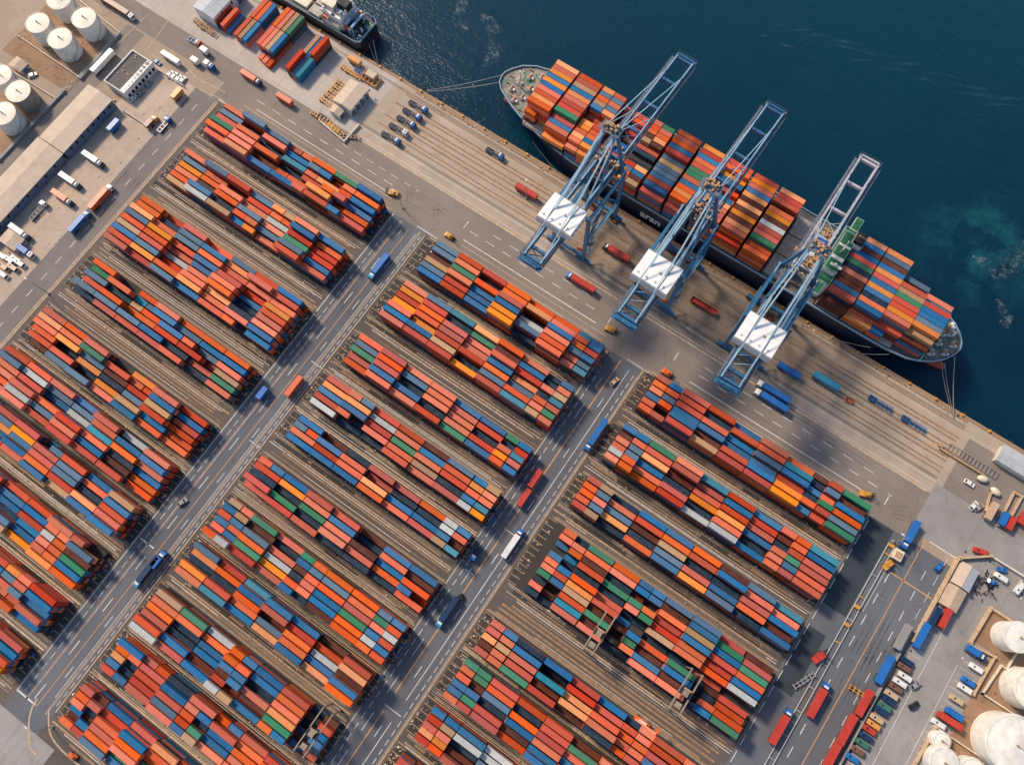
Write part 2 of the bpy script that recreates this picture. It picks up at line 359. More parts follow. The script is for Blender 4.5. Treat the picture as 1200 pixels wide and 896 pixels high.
solidY(bc, -15.6, -400, 112, .5); solidY(bc, -16.3, -400, 108, .2); solidY(bc, -134.3, -142, 110, .5); solidX(bc, 116.4, -250, -157, .28); solidX(bc, 113.8, -250, -157, .22); solidX(bc, 115.6, -121, -38, .28); solidX(bc, 112.8, -121, -38, .22)
solidX(bc, 116, -4, 93, .25); solidX(bc, 113.3, -4, 93, .25); solidX(bc, 133.4, -195, 111, .9)
struct(bc.build('cream_lane_markings'))
bp = MB().use(M_PINK); solidY(bp, -147.6, -145, 110, .9); solidY(bp, -148.6, 40, 110, .3); struct(bp.build('faded_lane_markings'))
bo = MB().use(M_ORANGE); solidY(bo, -142.3, -145, 108, .32); solidY(bo, -26.2, -58, 110, .6); solidY(bo, -26.0, -400, -66, .5); solidY(bo, 119.8, -400, 115, .42); solidX(bo, 95, 113, 132.5, .6)
struct(bo.build('orange_lane_markings'))
bc = MB().use(M_CREAM)
for x0, y0, x1, y1 in ((-309, 113, -262, 117),): bc.bar((x0, y0, .02), (x1, y1, .02), .4, .01)
for u0, v0, u1, v1 in ((200, 20, 170, 62), (200, 62, 240, 100), (235, 105, 262, 117), (96, 92, 170, 20)):
    bc.bar(at(u0, v0, .02), at(u1, v1, .02), .35, .012)
bc.bar(at(70, 832, .03), at(110, 800, .03), .01, .01)
def smooth_line(b_, P, wd):
    P = [Vector(at(u, v, .03)) for u, v in P]; P = [P[0] * 2 - P[1]] + P + [P[-1] * 2 - P[-2]]; Q = []
    for i in range(1, len(P) - 2):
        for k in range(8):
            t = k / 8; a0, a1, a2, a3 = P[i-1], P[i], P[i+1], P[i+2]
            Q.append(.5 * ((2*a1) + (a2-a0)*t + (2*a0 - 5*a1 + 4*a2 - a3)*t*t + (3*a1 - a0 - 3*a2 + a3)*t**3))
    Q.append(P[-2]); vs = []; fs = []
    for i, q in enumerate(Q):
        d = (Q[min(i+1, len(Q)-1)] - Q[max(i-1, 0)]).normalized(); n_ = Vector((-d.y, d.x, 0)) * wd / 2; vs += [q - n_, q + n_]
    for i in range(len(Q)-1): fs.append((2*i, 2*i+1, 2*i+3, 2*i+2))
    b_.add(vs, fs)
smooth_line(bc, [(44, 818), (38, 828), (34, 844), (34, 862), (36, 876), (42, 884)], .7)
smooth_line(bc, [(57, 832), (57, 848), (60, 862), (70, 876), (84, 889), (98, 900)], .6)
struct(bc.build('curved_lane_markings'))

# tyre blackening where lorries turn in and out of the crossings
nb = N('tyre_rubber_marks'); tb = nb.n('BsdfTransparent'); xb = nb.n('MixShader'); sb_ = nb.n('SeparateXYZ'); nb.l(nb.n('UVMap').outputs[0], sb_.inputs[0])
def tri(o): return nb.math('SUBTRACT', 1.0, nb.math('MULTIPLY', nb.math('ABSOLUTE', nb.math('SUBTRACT', o, 0.5)), 2.0))
nb.out((0.018, 0.018, 0.02, 1), 0.9)
nb.l(nb.math('MULTIPLY', nb.math('MULTIPLY', tri(sb_.outputs[1]), tri(sb_.outputs[0])), nb.math('MULTIPLY', nb.noise(nb.pos(), 0.12, 5, .7, .4, .75), 0.5)), xb.inputs[0])
nb.l(tb.outputs[0], xb.inputs[1]); nb.l(nb.p.outputs[0], xb.inputs[2]); nb.l(xb.outputs[0], nb.t.nodes['Material Output'].inputs[0])
bt = MB().use(nb.m); tuv = []; rt = random.Random(9)
def track(P, wd, z):
    P = [Vector((x, y, z)) for x, y in P]; vs = []; fs = []; m = len(P)
    for i, q in enumerate(P):
        d = (P[min(i+1, m-1)] - P[max(i-1, 0)]).normalized(); rr_ = Vector((-d.y, d.x, 0)) * (wd / 2); vs += [q - rr_, q + rr_]
    for i in range(m-1): fs.append((2*i, 2*i+1, 2*i+3, 2*i+2)); tuv.extend([(i/(m-1), 0), (i/(m-1), 1), ((i+1)/(m-1), 1), ((i+1)/(m-1), 0)])
    bt.add(vs, fs)
zt = 0.028
for cx_, cy_ in [(x, y) for x in (-144, -25, 114) for y in (116, 120, 124)] + [(-25, -3), (-25, 30), (-144, -74), (-144, 24), (-268, 116), (116, 90), (116, 60)]:
    for k in range(2):
        r0 = rt.uniform(14, 40); a0 = rt.choice((0, PI/2, PI, 3*PI/2)) + rt.uniform(-.2, .2); sx_, sy_ = rt.uniform(-9, 9), rt.uniform(-9, 5)
        for off in (0, 1.9): track([(cx_ + sx_ + (r0+off)*math.cos(a0 + t*.09) - r0*math.cos(a0+.45), cy_ + sy_ + (r0+off)*math.sin(a0 + t*.09) - r0*math.sin(a0+.45)) for t in range(11)], rt.uniform(.5, .9), zt); zt += .00005
for xr, y0, y1 in ((-150.5, -130, 105), (-145.5, -120, 100), (-139.8, -130, 100), (-31, -80, 95), (-23.5, -80, 95), (-18.5, -70, 90), (116.5, 5, 105), (122.5, 5, 105), (127.8, 5, 100), (-272.5, -30, 105), (-265.8, -30, 105)):
    for k in range(3):
        ya = rt.uniform(y0, y1 - 50)
        for off in (-.95, .95): track([(xr + off + .3*math.sin(t*.7), ya + t * rt.uniform(6.4, 6.6)) for t in range(9)], rt.uniform(.5, .8), zt); zt += .00005
for yr in (120.5, 125, 129.5, 143, 147.5, 152.6, 157.8):
    for k in range(5):
        xa = rt.uniform(-240 if yr < 140 else -180, 60)
        for off in (-.95, .95): track([(xa + t * 6.5, yr + off + .3*math.sin(t*.6)) for t in range(9)], rt.uniform(.5, .8), zt); zt += .00005
tm_ = bt.build('tyre_marks'); L_ = tm_.data.uv_layers.new(name='UVMap'); L_.data.foreach_set('uv', np.array(tuv, 'f').ravel()); tag(tm_, kind='stuff')
# crane rails and gravel strips on the apron
bt = MB().use(M_TAN)
for y, wd in ((169.6, 1.3), (165.9, .8), (161.3, 1.0), (159.4, 1.0), (156.2, 1.0), (154.0, 1.0), (151.2, .9), (149.2, .9), (145.8, .8), (143.8, .8)):
    bt.rect(-190 + random.random() * 20, 112, y - wd/2, y + wd/2, 0.012)
struct(bt.build('track_gravel'))
bs = MB().use(STEEL)
for y in (140.3, 141.0, 166.9, 167.6): bs.box(-700 if y > 160 else -195, 112, y - .11, y + .11, 0.0, .06)
struct(bs.build('crane_rails'))
# ================================================================ CONTAINERS
PAL = {'O': ((222, 90, 44), 'orange'), 'R': ((194, 62, 40), 'red'), 'Y': ((234, 134, 52), 'amber'), 'M': ((92, 38, 28), 'maroon'),
       'B': ((0, 106, 154), 'blue'), 'D': ((0, 50, 74), 'navy'), 'S': ((80, 114, 138), 'slate-grey'), 'W': ((186, 188, 184), 'white'),
       'T': ((184, 140, 102), 'tan'), 'G': ((44, 128, 92), 'green'), 'C': ((28, 132, 154), 'teal'), 'K': ((56, 54, 56), 'charcoal')}
def cont_mat(k):
    rgb, nm = PAL[k]; n = N(nm.replace('-', '_') + '_container_paint'); c = lin(rgb)
    at_ = n.n('Attribute', attribute_name='shade'); oi = n.n('ObjectInfo')
    r = n.math('FRACT', n.math('ADD', at_.outputs['Fac'], oi.outputs['Random']))
    hs = n.n('HueSaturation'); hs.inputs['Color'].default_value = c
    a = n.n('MapRange'); n.l(r, a.inputs[0]); a.inputs[3].default_value = 0.497; a.inputs[4].default_value = 0.509; n.l(a.outputs[0], hs.inputs['Hue'])
    r2 = n.math('FRACT', n.math('MULTIPLY', r, 7.31)); b = n.n('MapRange'); n.l(r2, b.inputs[0]); b.inputs[3].default_value = 0.86; b.inputs[4].default_value = 1.06; n.l(b.outputs[0], hs.inputs['Saturation'])
    r3 = n.math('FRACT', n.math('MULTIPLY', r, 23.7)); v = n.n('MapRange'); n.l(r3, v.inputs[0]); v.inputs[3].default_value = 0.74; v.inputs[4].default_value = 1.12; n.l(v.outputs[0], hs.inputs['Value'])
    p = n.pos(); f = n.noise(p, 0.55, 6, 0.7, 0.45, 0.72); d = n.noise(p, 2.5, 3, 0.7, 0.5, 0.75); s = n.noise(n.pos((.25, 2.2, 1)), 1.0, 4, 0.6, 0.5, 0.8)
    col = n.mix(n.math('MULTIPLY', f, 0.22), hs.outputs[0], lin((120, 92, 74)))
    col = n.mix(n.math('MULTIPLY', d, 0.22), col, lin((70, 50, 42)))
    col = n.mix(n.math('MULTIPLY', s, 0.10), col, lin((206, 170, 130)))
    uv = n.n('UVMap'); wv = n.n('TexWave', wave_type='BANDS', bands_direction='X'); n.l(uv.outputs[0], wv.inputs[0]); wv.inputs['Scale'].default_value = 1.15
    n.bump(wv.outputs['Fac'], 0.05, 0.7)
    n.p.inputs['Specular IOR Level'].default_value = 0.18
    return n.out(col, 0.6)
CM = {k: cont_mat(k) for k in PAL}
KEYS = list(PAL)
def base_mesh(L):
    """corner-post frame, sunk ribbed roof, door end with locking bars"""
    W, H = 2.44, 2.59; a, c = L/2, W/2; e = 0.13; d = 0.055; b = MB()
    vs = [(-a,-c,0),(a,-c,0),(a,c,0),(-a,c,0),(-a,-c,H),(a,-c,H),(a,c,H),(-a,c,H),
          (-a+e,-c+e,H),(a-e,-c+e,H),(a-e,c-e,H),(-a+e,c-e,H),(-a+e,-c+e,H-d),(a-e,-c+e,H-d),(a-e,c-e,H-d),(-a+e,c-e,H-d)]
    fs = [(0,3,2,1),(0,1,5,4),(1,2,6,5),(2,3,7,6),(3,0,4,7)]
    for i in range(4):
        j = (i+1) % 4; fs.append((4+i,4+j,8+j,8+i)); fs.append((8+i,8+j,12+j,12+i))
    fs.append((12,13,14,15)); b.add(vs, fs)
    for y in (-.85, -.35, .35, .85): b.box(a+.002, a+.05, y-.03, y+.03, .15, H-.15)
    return b
BASE = {4: base_mesh(12.19), 2: base_mesh(6.06)}
def uv_of(mb):
    uv = []
    for f in mb.f:
        P = [Vector(mb.v[i]) for i in f]; n = (P[1]-P[0]).cross(P[2]-P[1]); ax = max(range(3), key=lambda k: abs(n[k]))
        for q in P: uv.append((q.y, q.z) if ax == 0 else (q.x, q.z) if ax == 1 else (q.x, q.y))
    return uv
BUV = {k: uv_of(b) for k, b in BASE.items()}
def base_data(k):
    b = BASE[k]; me = bpy.data.meshes.new('shipping_container'); me.from_pydata(b.v, [], b.f)
    me.uv_layers.new(name='UVMap').data.foreach_set('uv', np.array(BUV[k], 'f').ravel()); me.materials.append(CM['O']); me.update(); return me
BDATA = {k: base_data(k) for k in BASE}
ALL = []     # (x, y, z, kind 4/2, colour, xscale, rot, top?, label, group)
ORD = ['first','second','third','fourth','fifth','sixth','seventh','eighth','ninth','tenth','eleventh','twelfth','thirteenth','fourteenth','fifteenth','sixteenth']
def lowcol(): return random.choice('OOOORRRYBBDMSMRDOK')
def stack(x, y, z0, n, kind, col, xs, rot, label, group):
    for t in range(n):
        top = t == n-1
        dz = z0 + t * 2.62; jx = random.uniform(-.16, .16) if z0 < 1 else 0
        ALL.append((x + jx, y + random.uniform(-.07, .07), dz, kind, col if top else lowcol(), xs, rot + random.uniform(-.004, .004), top, label if top else None, group))
YARDS = {
'L1': (-252, -156.2, 110.4, 3.1, ["OSSroOGB","S_OBsb.oO.","OO_CoYoB","GOO_RooB","OO_oOYoO","OYBBoRbR"]),
'L2': (-252, -156.2, 81.2, 3.0, ["OSRSytOB","SO_RooBO","YOOOWRR","O_OSOGR","OBDooSSB","TWTbyORO"]),
'L3': (-253, -156.2, 50.8, 3.0, ["O_ROSRB","O_SBYRR","YOSOROO","SYOBRRY","OOOBOBR","TRWOODR","BSROYDO","RYOYOOB","RRSBOo.B"]),
'L4': (-250, -156.6, 14.6, 3.0, ["O_OOOOO","GOcsBSBB","S_tOBoSO","ROOoRR.T","SSSBDRG","_RRRO_O"]),
'L5': (-251, -156.6, -15.6, 3.0, ["ROR_YOR","YOGRooBB","OYSMRTR","O_YDSRR","RO_YTBR","_SSOBOO"]),
'L6': (-252, -157, -38.3, 3.1, ["ROOBRWO","SWSSRBB","OR_WCOO","ORORODB","OWSOBMO","OORRRRO"]),
'L7': (-252, -157.4, -60.2, 3.0, ["ORR.sOBT","OSYRSOB","OYBRSDO","OBBORYO","RROBTBB"]),
'L8': (-252, -158, -82.6, 3.1, ["OORRROr.","OOBBBooS","OOOBRwoM","OOODBooG","ORSSBooB","OOOTYYO"]),
'L9': (-252, -158.6, -106.6, 3.1, ["OOORRyoR","OOOOBsoB","OOOOOosB","OOOOOorR","OOOORsoB"]),
'L10': (-252, -158.6, -128.6, 3.2, ["OOOOOOR","OOOOOOB","OOOOOOR","OOOOOOY"]),
'M1': (-125, -34.6, 109.2, 2.95, ["SRROOOcb","SODOYOob","MGOR_Bor","TOBBWOsb","SRBYSOos","BRBYDOoc"]),
'M2': (-125.4, -34.8, 85.4, 3.0, ["OSCYOOdb","YRDGMBdo","ROROORot","YOROBYdc","OYRROSor","BBTDSOog","ORRYRCto"]),
'M3': (-126, -35.2, 53.6, 3.0, ["OROOBBgb","SOSORRdr","GRDOODoc","RBBDORyr","OOORGBob"]),
'M4': (-127, -35.4, 31, 3.0, ["RosRRMSbt","YYWOBOyo","BBRGORoo","Ro.OOTDbc","W__RORwy"]),
'M5': (-126, -35.6, 10, 2.95, ["B_DRROwb","soBO_DDwo","OROYBBbm","BBBOORtc"]),
'M6': (-128, -35.6, -13.2, 2.95, ["obBRR_BB","RYOB_OMM","DDGOMBO","RGDOOOb.","RRRDDDO"]),
'M7': (-128, -36, -34.2, 2.95, ["toGOgoOOsb","btMDbsSOgo","obSOmoORow","boOWdoBGbr","obGYooBOwb","owRRbdMOoo"]),
'M8': (-127.6, -36.4, -56, 2.95, ["SRCBBMR","YOBRRRY","DDOMOWM","YROSOBB","OCBYBYO"]),
'M9': (-127.8, -36.6, -79, 3.0, ["TGWobBR.m","OOOooBO.r","ODBbbDO.b","RDBmbOY.b","OBMrmMG.d","WRBwtBob.."]),
'M10': (-128, -40, -102, 3.0, ["BroDRobRR","ooRBobROO","ydRRrdBOO","bdRSrgBOO","rbRObtOOO"]),
'M11': (-128.4, -42, -123.4, 2.9, ["rmBRYOOR","orRBOORO","odOOOOBO","bmROGBOR","mbOGBOOR","orSBOROO"]),
'R1': (-9, 92.6, 111.6, 3.05, ["rbRRBOOmrG","ooRDROCdsM","osROBSBboB","boBBBBRdgO","o.BMRBYorS","orRTRRYbrG"]),
'R2': (-9, 92.4, 84.4, 3.0, ["bbGOCRBooC","moORRBRmoB","osYMORRdrR","osBDYYBogR","woORDODobO","ooORWWBorR"]),
'R3': (-9.6, 92, 57.6, 3.0, ["rtDBBOMSC","osORORBOO","ooSMTDDRB","osYDSRBOM","rtDOBYSDB"]),
'R4': (-6, 91.6, 34.4, 2.8, ["o.GObbSSRM","ooOObbMBGR",".oMD..OTBG","..RGgoRBRO","b.DDogRORB","obOR..TOOW","orYR..____","gbTM.bOG.mR","..RG.gMB.dR","o.CM.oBM.oR","..RO..OO.bG"]),
'R5': (-9.8, 92, -12, 3.0, ["rbDBRBdoRO","roB_RRroRO","ytRCYOooRO","moRMYOooBR","roGRMDorRB"]),
'R6': (-9.8, 91, -30, 2.9, ["ggRRRMOOO","ogODRGROO","omSOROTOO","bbDBOBORO","bgRMBOBOO","orRRBOORO"]),
'R7': (-10, 89.6, -51.6, 3.0, ["bbBWOOOOO","rtWWOOROO","roDSBORBO","yyMBOOORO","roRBOOOOO"]),
'R8': (-10.2, 89, -73, 3.0, ["rrRROOOOO","ooORBOOOO","bbROOORRR"]),
}
COLN = {'L': 'left', 'M': 'middle', 'R': 'right'}
for key, (x0, x1, yt, pitch, rows) in YARDS.items():
    ns = 16 if key[0] == 'R' else 14
    sp = (x1 - x0) / ns; xs = min((2*sp - 0.38) / 12.19, 1.13)
    bi = int(key[1:]); rnd = random.Random(bi * 31 + ord(key[0]))
    base = {}
    for ri, row in enumerate(rows):
        y = yt - pitch * ri - 1.3; s = 0; cnt = 0
        for ch in row:
            if s >= ns: break
            ln = 2 if ch.isupper() or ch == '_' else 1
            bay = s // 2
            if (ri, bay) not in base:
                hh = base.get((ri-1, bay)); h0 = rnd.choices((3, 4, 5), (3, 6, 1))[0]
                if hh is not None and rnd.random() < 0.62: h0 = hh
                if key[0] == 'L' and rnd.random() < 0.15: h0 = max(2, h0 - 1)
                base[(ri, bay)] = h0
            h = base[(ri, bay)]
            xc = x0 + sp * (s + ln/2)
            if ch in '._':
                if rnd.random() < 0.85:
                    stack(xc, y, 0.12, rnd.choice((1, 1, 2)), 4 if ln == 2 else 2, 'D' if rnd.random() < .5 else rnd.choice('BMRK'), xs if ln == 2 else xs*.985, 0, None, 'yard')
            else:
                cnt += 1; k = ch.upper()
                if k in 'DMK': h = max(2, h - 1)
                nm = PAL[k][1] + (' short' if ln == 1 else '')
                lab = '%s container, %s along %s row, %s block from quay in %s column' % (nm, ORD[cnt-1], ORD[ri], ORD[bi-1], COLN[key[0]])
                stack(xc, y, 0.12, h, 4 if ln == 2 else 2, k, xs if ln == 2 else xs * .985, 0, lab, 'containers stacked in the yard')
            s += ln
# stacks on the terminal pavement, long sides square to the quay
def tstack(u, v, nx, ny, cols, hs, lab):
    X, Y, _ = at(u, v, 4); i = 0
    for iy in range(ny):
        for ix in range(nx):
            k = cols[i]; h = hs[i]; i += 1
            if k == '.': continue
            nm = PAL[k][1]; pos = ('%s from left' % ORD[ix]) + (', %s line' % ('seaward' if iy else 'landward') if ny > 1 else '')
            stack(X + (ix - (nx-1)/2) * 2.75, Y + (iy - (ny-1)/2) * 12.7, 0.02, h, 4, k, 1.0, PI/2, '%s container in %s, %s' % (nm, lab, pos), 'containers on the terminal pavement')
tstack(267, 20, 4, 1, "OKOB", (2, 1, 2, 1), 'the four-container row beside the white shed')
tstack(300, 25, 3, 2, "OTBOOB", (2, 2, 2, 2, 2, 2), 'the stack second from the white shed')
tstack(331, 41, 4, 2, "OOTBOOTG", (3, 3, 3, 3, 3, 3, 3, 3), 'the largest terminal stack')
tstack(362, 67, 3, 2, "RSCTBR", (3, 2, 2, 2, 2, 3), 'the terminal stack nearest the orange tank')
X, Y, _ = at(314, 66, 3)
for i, k in enumerate('OOR'): stack(X - 3 + i * 3, Y - i * .6, 0.02, 1, 2, k, 1.0, PI/2, '%s short container at the foot of the largest terminal stack' % (('amber', 'orange', 'red')[i]), 'containers on the terminal pavement')

# deck load of the big ship: far row first, lower case = twenty-foot pair
BAYS = [(-126.0, "YRYBYBORYOo.", None, "555555555532"), (-113.2, "ORTBYORRGRBOY", None, "5555555554442"),
 (-100.4, "ysotbrryyoyoo", "rsosyooroobyy", "5555533444443"), (-87.4, "ormmkkktyoroo", "oorrtkkoyotbo", "3322111223333"),
 (-74.4, "ooomtRDKDrboy", "groymR-KSybmt", "4444433223333"), (-60.8, "OROBRSTSSBRBR", None, "5555544444443"), (-47.6, "YRBORGGOBOYOR", None, "5555555555553"),
 (-34.6, "ROYBOROBYOROR", None, "5544322555553"), (-21.8, "RYRBYMYMYMYRR", None, "5555555555553"), (-9.0, "YRRMOYMWRRGRO", None, "5554555555544"),
 (30.4, "YBMBRGDOMMBRM", None, "5555555555553"), (42.6, "YSMBYRBYBDOBY", None, "5555555555552"), (54.4, "..SYRTGRRYORb", None, "0043555555532"), (66.2, "...OSRBBSYTM.", None, "0004455555430")]
DECK_Z = 12.0
for bi, (bx, a, b, hs) in enumerate(BAYS):
    for ri in range(13):
        y = 206.4 - 2.53 * ri; h = int(hs[ri]) if ri < len(hs) else 0
        if ri >= len(a) or h == 0: continue
        for half in (0, 1):
            src = a if half == 0 else (b or a)
            ch = src[ri]
            if ch in '.-': continue
            if ch.isupper() and half == 1 and (b is None or a[ri].isupper()): continue
            k = ch.upper(); ln = 4 if ch.isupper() else 2
            if ln == 4 and half == 1: continue
            xc = bx + (6.1 if ln == 4 else 3.03 + 6.13 * half)
            if a[ri].islower() and b is None and half == 1: continue
            lab = '%s container on the ship, %s bay from the left, %s row from the sea' % (PAL[k][1] + (' short' if ln == 2 else ''), ORD[bi] if ln == 4 else ORD[bi] , ORD[ri])
            if ln == 2: lab = '%s short container on the ship, %s bay, %s half, %s row from sea' % (PAL[k][1], ORD[bi], 'right' if half else 'left', ORD[ri])
            stack(xc, y, DECK_Z, h, ln, k, .955, 0, lab, 'containers loaded on the ship')

# the 300 that show largest become things, the rest one object
def shown(c):
    x, y, z, kind, col, xs, rot, top, lab, g = c
    if not top or not lab: return -1
    u, v = proj(x, y, z + 2.6)
    if not (8 < u < 1192 and 8 < v < 888): return -1
    L = (12.19 if kind == 4 else 6.06) * xs
    return L * 2.44 / (CAM_H - z - 2.6) ** 2 * (1 + ((u - 600) ** 2 + (v - 448) ** 2) / F_PX ** 2 * 0.0) * (1 + 0.0011 * math.hypot(u - 622, v - 710))
rank = sorted(range(len(ALL)), key=lambda i: -shown(ALL[i]))
chosen = set(i for i in rank[:300] if shown(ALL[i]) > 0)
V = []; Fc = []; MI = []; SH = []; UVS = []
def variants(k):
    return KEYS.index(k)
rest = {}
vo = 0
for i, c in enumerate(ALL):
    x, y, z, kind, col, xs, rot, top, lab, g = c
    if i in chosen:
        o = bpy.data.objects.new('shipping_container', BDATA[kind]); COL.objects.link(o)
        o.location = (x, y, z); o.scale = (xs, .965, 1); o.rotation_euler = (0, 0, rot)
        o.material_slots[0].link = 'OBJECT'; o.material_slots[0].material = CM[col]
        tag(o, lab, 'container', g); continue
    b = BASE[kind]; cs, sn = math.cos(rot), math.sin(rot)
    A = np.array(b.v); A[:, 0] *= xs; A[:, 1] *= .965
    P = np.stack([A[:, 0] * cs - A[:, 1] * sn + x, A[:, 0] * sn + A[:, 1] * cs + y, A[:, 2] + z], 1)
    V.append(P); Fc += [tuple(j + vo for j in f) for f in b.f]; vo += len(b.v)
    MI += [KEYS.index(col)] * len(b.f); SH += [random.random()] * len(b.f); UVS += BUV[kind]
me = bpy.data.meshes.new('container_stacks'); me.from_pydata(np.concatenate(V).tolist(), [], Fc)
for k in KEYS: me.materials.append(CM[k])
me.polygons.foreach_set('material_index', MI)
me.uv_layers.new(name='UVMap').data.foreach_set('uv', np.array(UVS, 'f').ravel())
me.attributes.new('shade', 'FLOAT', 'FACE').data.foreach_set('value', SH); me.update()
o = bpy.data.objects.new('container_stacks', me); COL.objects.link(o)
tag(o, 'remaining containers packed in long stacks across the yard and ship', 'containers', None, 'stuff')
print('containers', len(ALL), 'individual', len(chosen))

# pads, aisle stripes and bay dividers of every block
bw2 = MB().use(M_WHITE); dk2 = MB().use(nb.m if False else PADM); tb2 = MB().use(M_TAN); bp = MB().use(PADM); bl = MB().use(M_CREAM); bd = MB().use(paint('kerb_concrete', (150, 128, 104), .9))
for key, (x0, x1, yt, pitch, rows) in YARDS.items():
    yb = yt - pitch * len(rows); g = key[0]
    gx0, gx1 = {'L': (-259.5, -153.8), 'M': (-133.6, -34.6), 'R': (-14.8, 95.2)}[g]
    bp.rect(gx0 + 1, gx1 - .3, yb - .5, yt + .5, 0.012)
    rr = random.Random(key); nxt = YARDS.get(g + str(int(key[1:]) + 1)); wgap = yb - nxt[2] if nxt else 9
    kk = 2.6
    while kk < wgap - 2.0:
        wv_ = rr.choice((.16, .3, .7, .9)); xa = gx0 + rr.uniform(0, 14); xb_ = gx1 - rr.uniform(0, 10)
        (tb2 if wv_ > .4 or rr.random() < .5 else bl).rect(xa, xb_, yb - kk - wv_/2, yb - kk + wv_/2, 0.0175); kk += rr.uniform(1.3, 2.2)
    for off, wd in ((-1.0, .3), (-1.7, .22), (-4.1, .3)): bl.rect(gx0 + rr.uniform(0, 3), gx1 - rr.uniform(0, 2), yb + off - wd/2, yb + off + wd/2, 0.022)
    for off, wd in ((1.0, .28), (1.6, .2)): bl.rect(gx0 + rr.uniform(0, 3), gx1 - rr.uniform(0, 2), yt + off - wd/2, yt + off + wd/2, 0.026)
    bw2.rect(gx0 + rr.uniform(0, 9), gx1 - rr.uniform(0, 5), yb - 5.35, yb - 5.05, 0.024); bw2.rect(gx0 + rr.uniform(0, 30), gx1 - rr.uniform(0, 25), yt + 2.9, yt + 3.1, 0.024)
    for k in range(7): xx = rr.uniform(gx0, gx1 - 20); dk2.rect(xx, xx + rr.uniform(6, 26), yb - rr.uniform(2.0, 4.5), yb - rr.uniform(.6, 1.6), 0.016 + k * .0004)
    for r in range(len(rows) + 1):
        y = yt - pitch * r
        bd.box(gx1 - 3.2, gx1 - .5, y - .22, y + .22, 0, .16); bd.box(gx0 + .6, gx0 + 5.0, y - .2, y + .2, 0, .16)
struct(bp.build('stack_pads')); struct(bl.build('aisle_lane_markings')); struct(bw2.build('white_aisle_markings')); struct(tb2.build('gantry_track_gravel')); struct(dk2.build('oil_stained_patches')); struct(bd.build('bay_kerbs'))
# end-of-row kerb lines
be = MB().use(paint('kerb_concrete', (150, 128, 104), .9))
for x, a, b in ((-153.6, -150, 110), (-134.0, -140, 110), (-34.7, -400, 108), (-14.9, -400, 112), (95.4, 3, 111)): be.box(x - .12, x + .12, a, b, 0, .14)
struct(be.build('kerb'))
# ================================================================ CONTAINER SHIP
HULL = paint('navy_hull_paint', (16, 34, 58), .45, 0, .35, .6); BOOT = paint('red_antifouling_paint', (112, 40, 30), .6, 0, .4, .8)
RIM = paint('pale_blue_rail_paint', (150, 178, 196), .5, 0, .3); DECKM = paint('ship_deck_grey', (112, 108, 106), .7, 0, .45, .5)
WHITE = paint('white_paint', (226, 222, 214), .5, 0, .18, .8); GREEN = paint('green_deck_paint', (28, 104, 66), .6, 0, .35, .8)
BLACK = paint('black_paint', (24, 24, 26), .6, 0, .3); RUSTY = paint('rusty_machinery', (184, 146, 108), .7, 0, .55, 1.2)
GLASS = N('dark_glass').out((0.01, 0.014, 0.02, 1), 0.08)
LASH = paint('lashing_bridge_steel', (44, 32, 34), .7, 0, .4); HATCH = paint('hatch_cover_grey', (176, 166, 154), .7, 0, .4, .4)
BLUE = paint('blue_paint', (30, 96, 168), .4, 0, .3, 1.0); ORANGE = paint('orange_paint', (222, 104, 44), .45, 0, .3, 1.2); YELLOW = paint('yellow_paint', (214, 150, 52), .5, 0, .4, 1.2)
ROPE = paint('mooring_rope', (150, 144, 138), .9)
ndk = N('mottled_mooring_deck'); pp = ndk.pos()
cc = ndk.mix(ndk.noise(pp, .35, 5, .7, .42, .6), lin((150, 140, 126)), lin((104, 108, 104))); cc = ndk.mix(ndk.noise(pp, .22, 4, .7, .52, .62), cc, lin((44, 110, 84)))
MOOR = ndk.out(cc, .8)
ship = thing('container_ship', 'long navy container ship moored at the quay under three blue cranes', 'ship', (-28, 193.5, -3))
ox, oy, oz = 28, -193.5, 3
near = [(-148.8,194.5),(-147.8,191),(-145,188.2),(-140,185.6),(-135,183.2),(-129,181.0),(-118,178),(-108,176),(-97,174.6),(-85,174.1),(-60,174),(-20,174),(20,174),(45,174),(58,174),(66,174.3),(74.5,175.4),(80,177.6),(84.5,180.4),(88.2,184),(90.6,188),(91.6,191.5)]
far = [(90.8,194.6),(88.4,197.8),(84.6,200.8),(79,203.4),(70,206.2),(58,209.2),(45,211.6),(25,212.6),(-20,213),(-60,213),(-90,213),(-110,212.6),(-122,211.4),(-131,209.8),(-138,207.8),(-143.5,204.4),(-147,200),(-148.5,197)]
OUT = near + far
def section(z):
    t = min(1, max(0, (10 - z) / 13)); r = []
    for x, y in OUT:
        e = 0
        if x > 40: e = ((x - 40) / 52) ** 1.6; x2 = x - e * 13 * t
        elif x < -90: e = ((-90 - x) / 59) ** 1.6; x2 = x + e * 13 * t
        else: x2 = x
        r.append((x2 + ox, 193.5 + (y - 193.5) * (1 - 0.62 * e * t) + oy, z + oz))
    return r
hb = MB(); zs = [-9, -3, -1.4, 1.5, 4.5, 7.5, 10]; L = [section(z) for z in zs]; n = len(OUT)
for k in range(len(zs) - 1):
    hb.use(BOOT if zs[k+1] <= -1.4 else HULL)
    hb.add(L[k] + L[k+1], [(i, (i+1) % n, n + (i+1) % n, n + i) for i in range(n)])
hb.build('hull', ship, None, True)
MB().use(DECKM).add([(x, y, z - .02) for x, y, z in L[-1]], [tuple(range(n))]).build('deck', ship)
rb = MB().use(RIM)
for i in range(n):
    p, q = L[-1][i], L[-1][(i+1) % n]
    rb.bar((p[0], p[1], p[2] + .55), (q[0], q[1], q[2] + .55), .35, 1.2)
rb.build('bulwark', ship)
for xr, nm in ((-126.5, 'l'), (83, 'r')): pass
def moor(poly):
    return MB().use(MOOR).prism([(x + ox, y + oy) for x, y in poly], 10.0 + oz, 10.1 + oz).build('mooring_deck', ship)
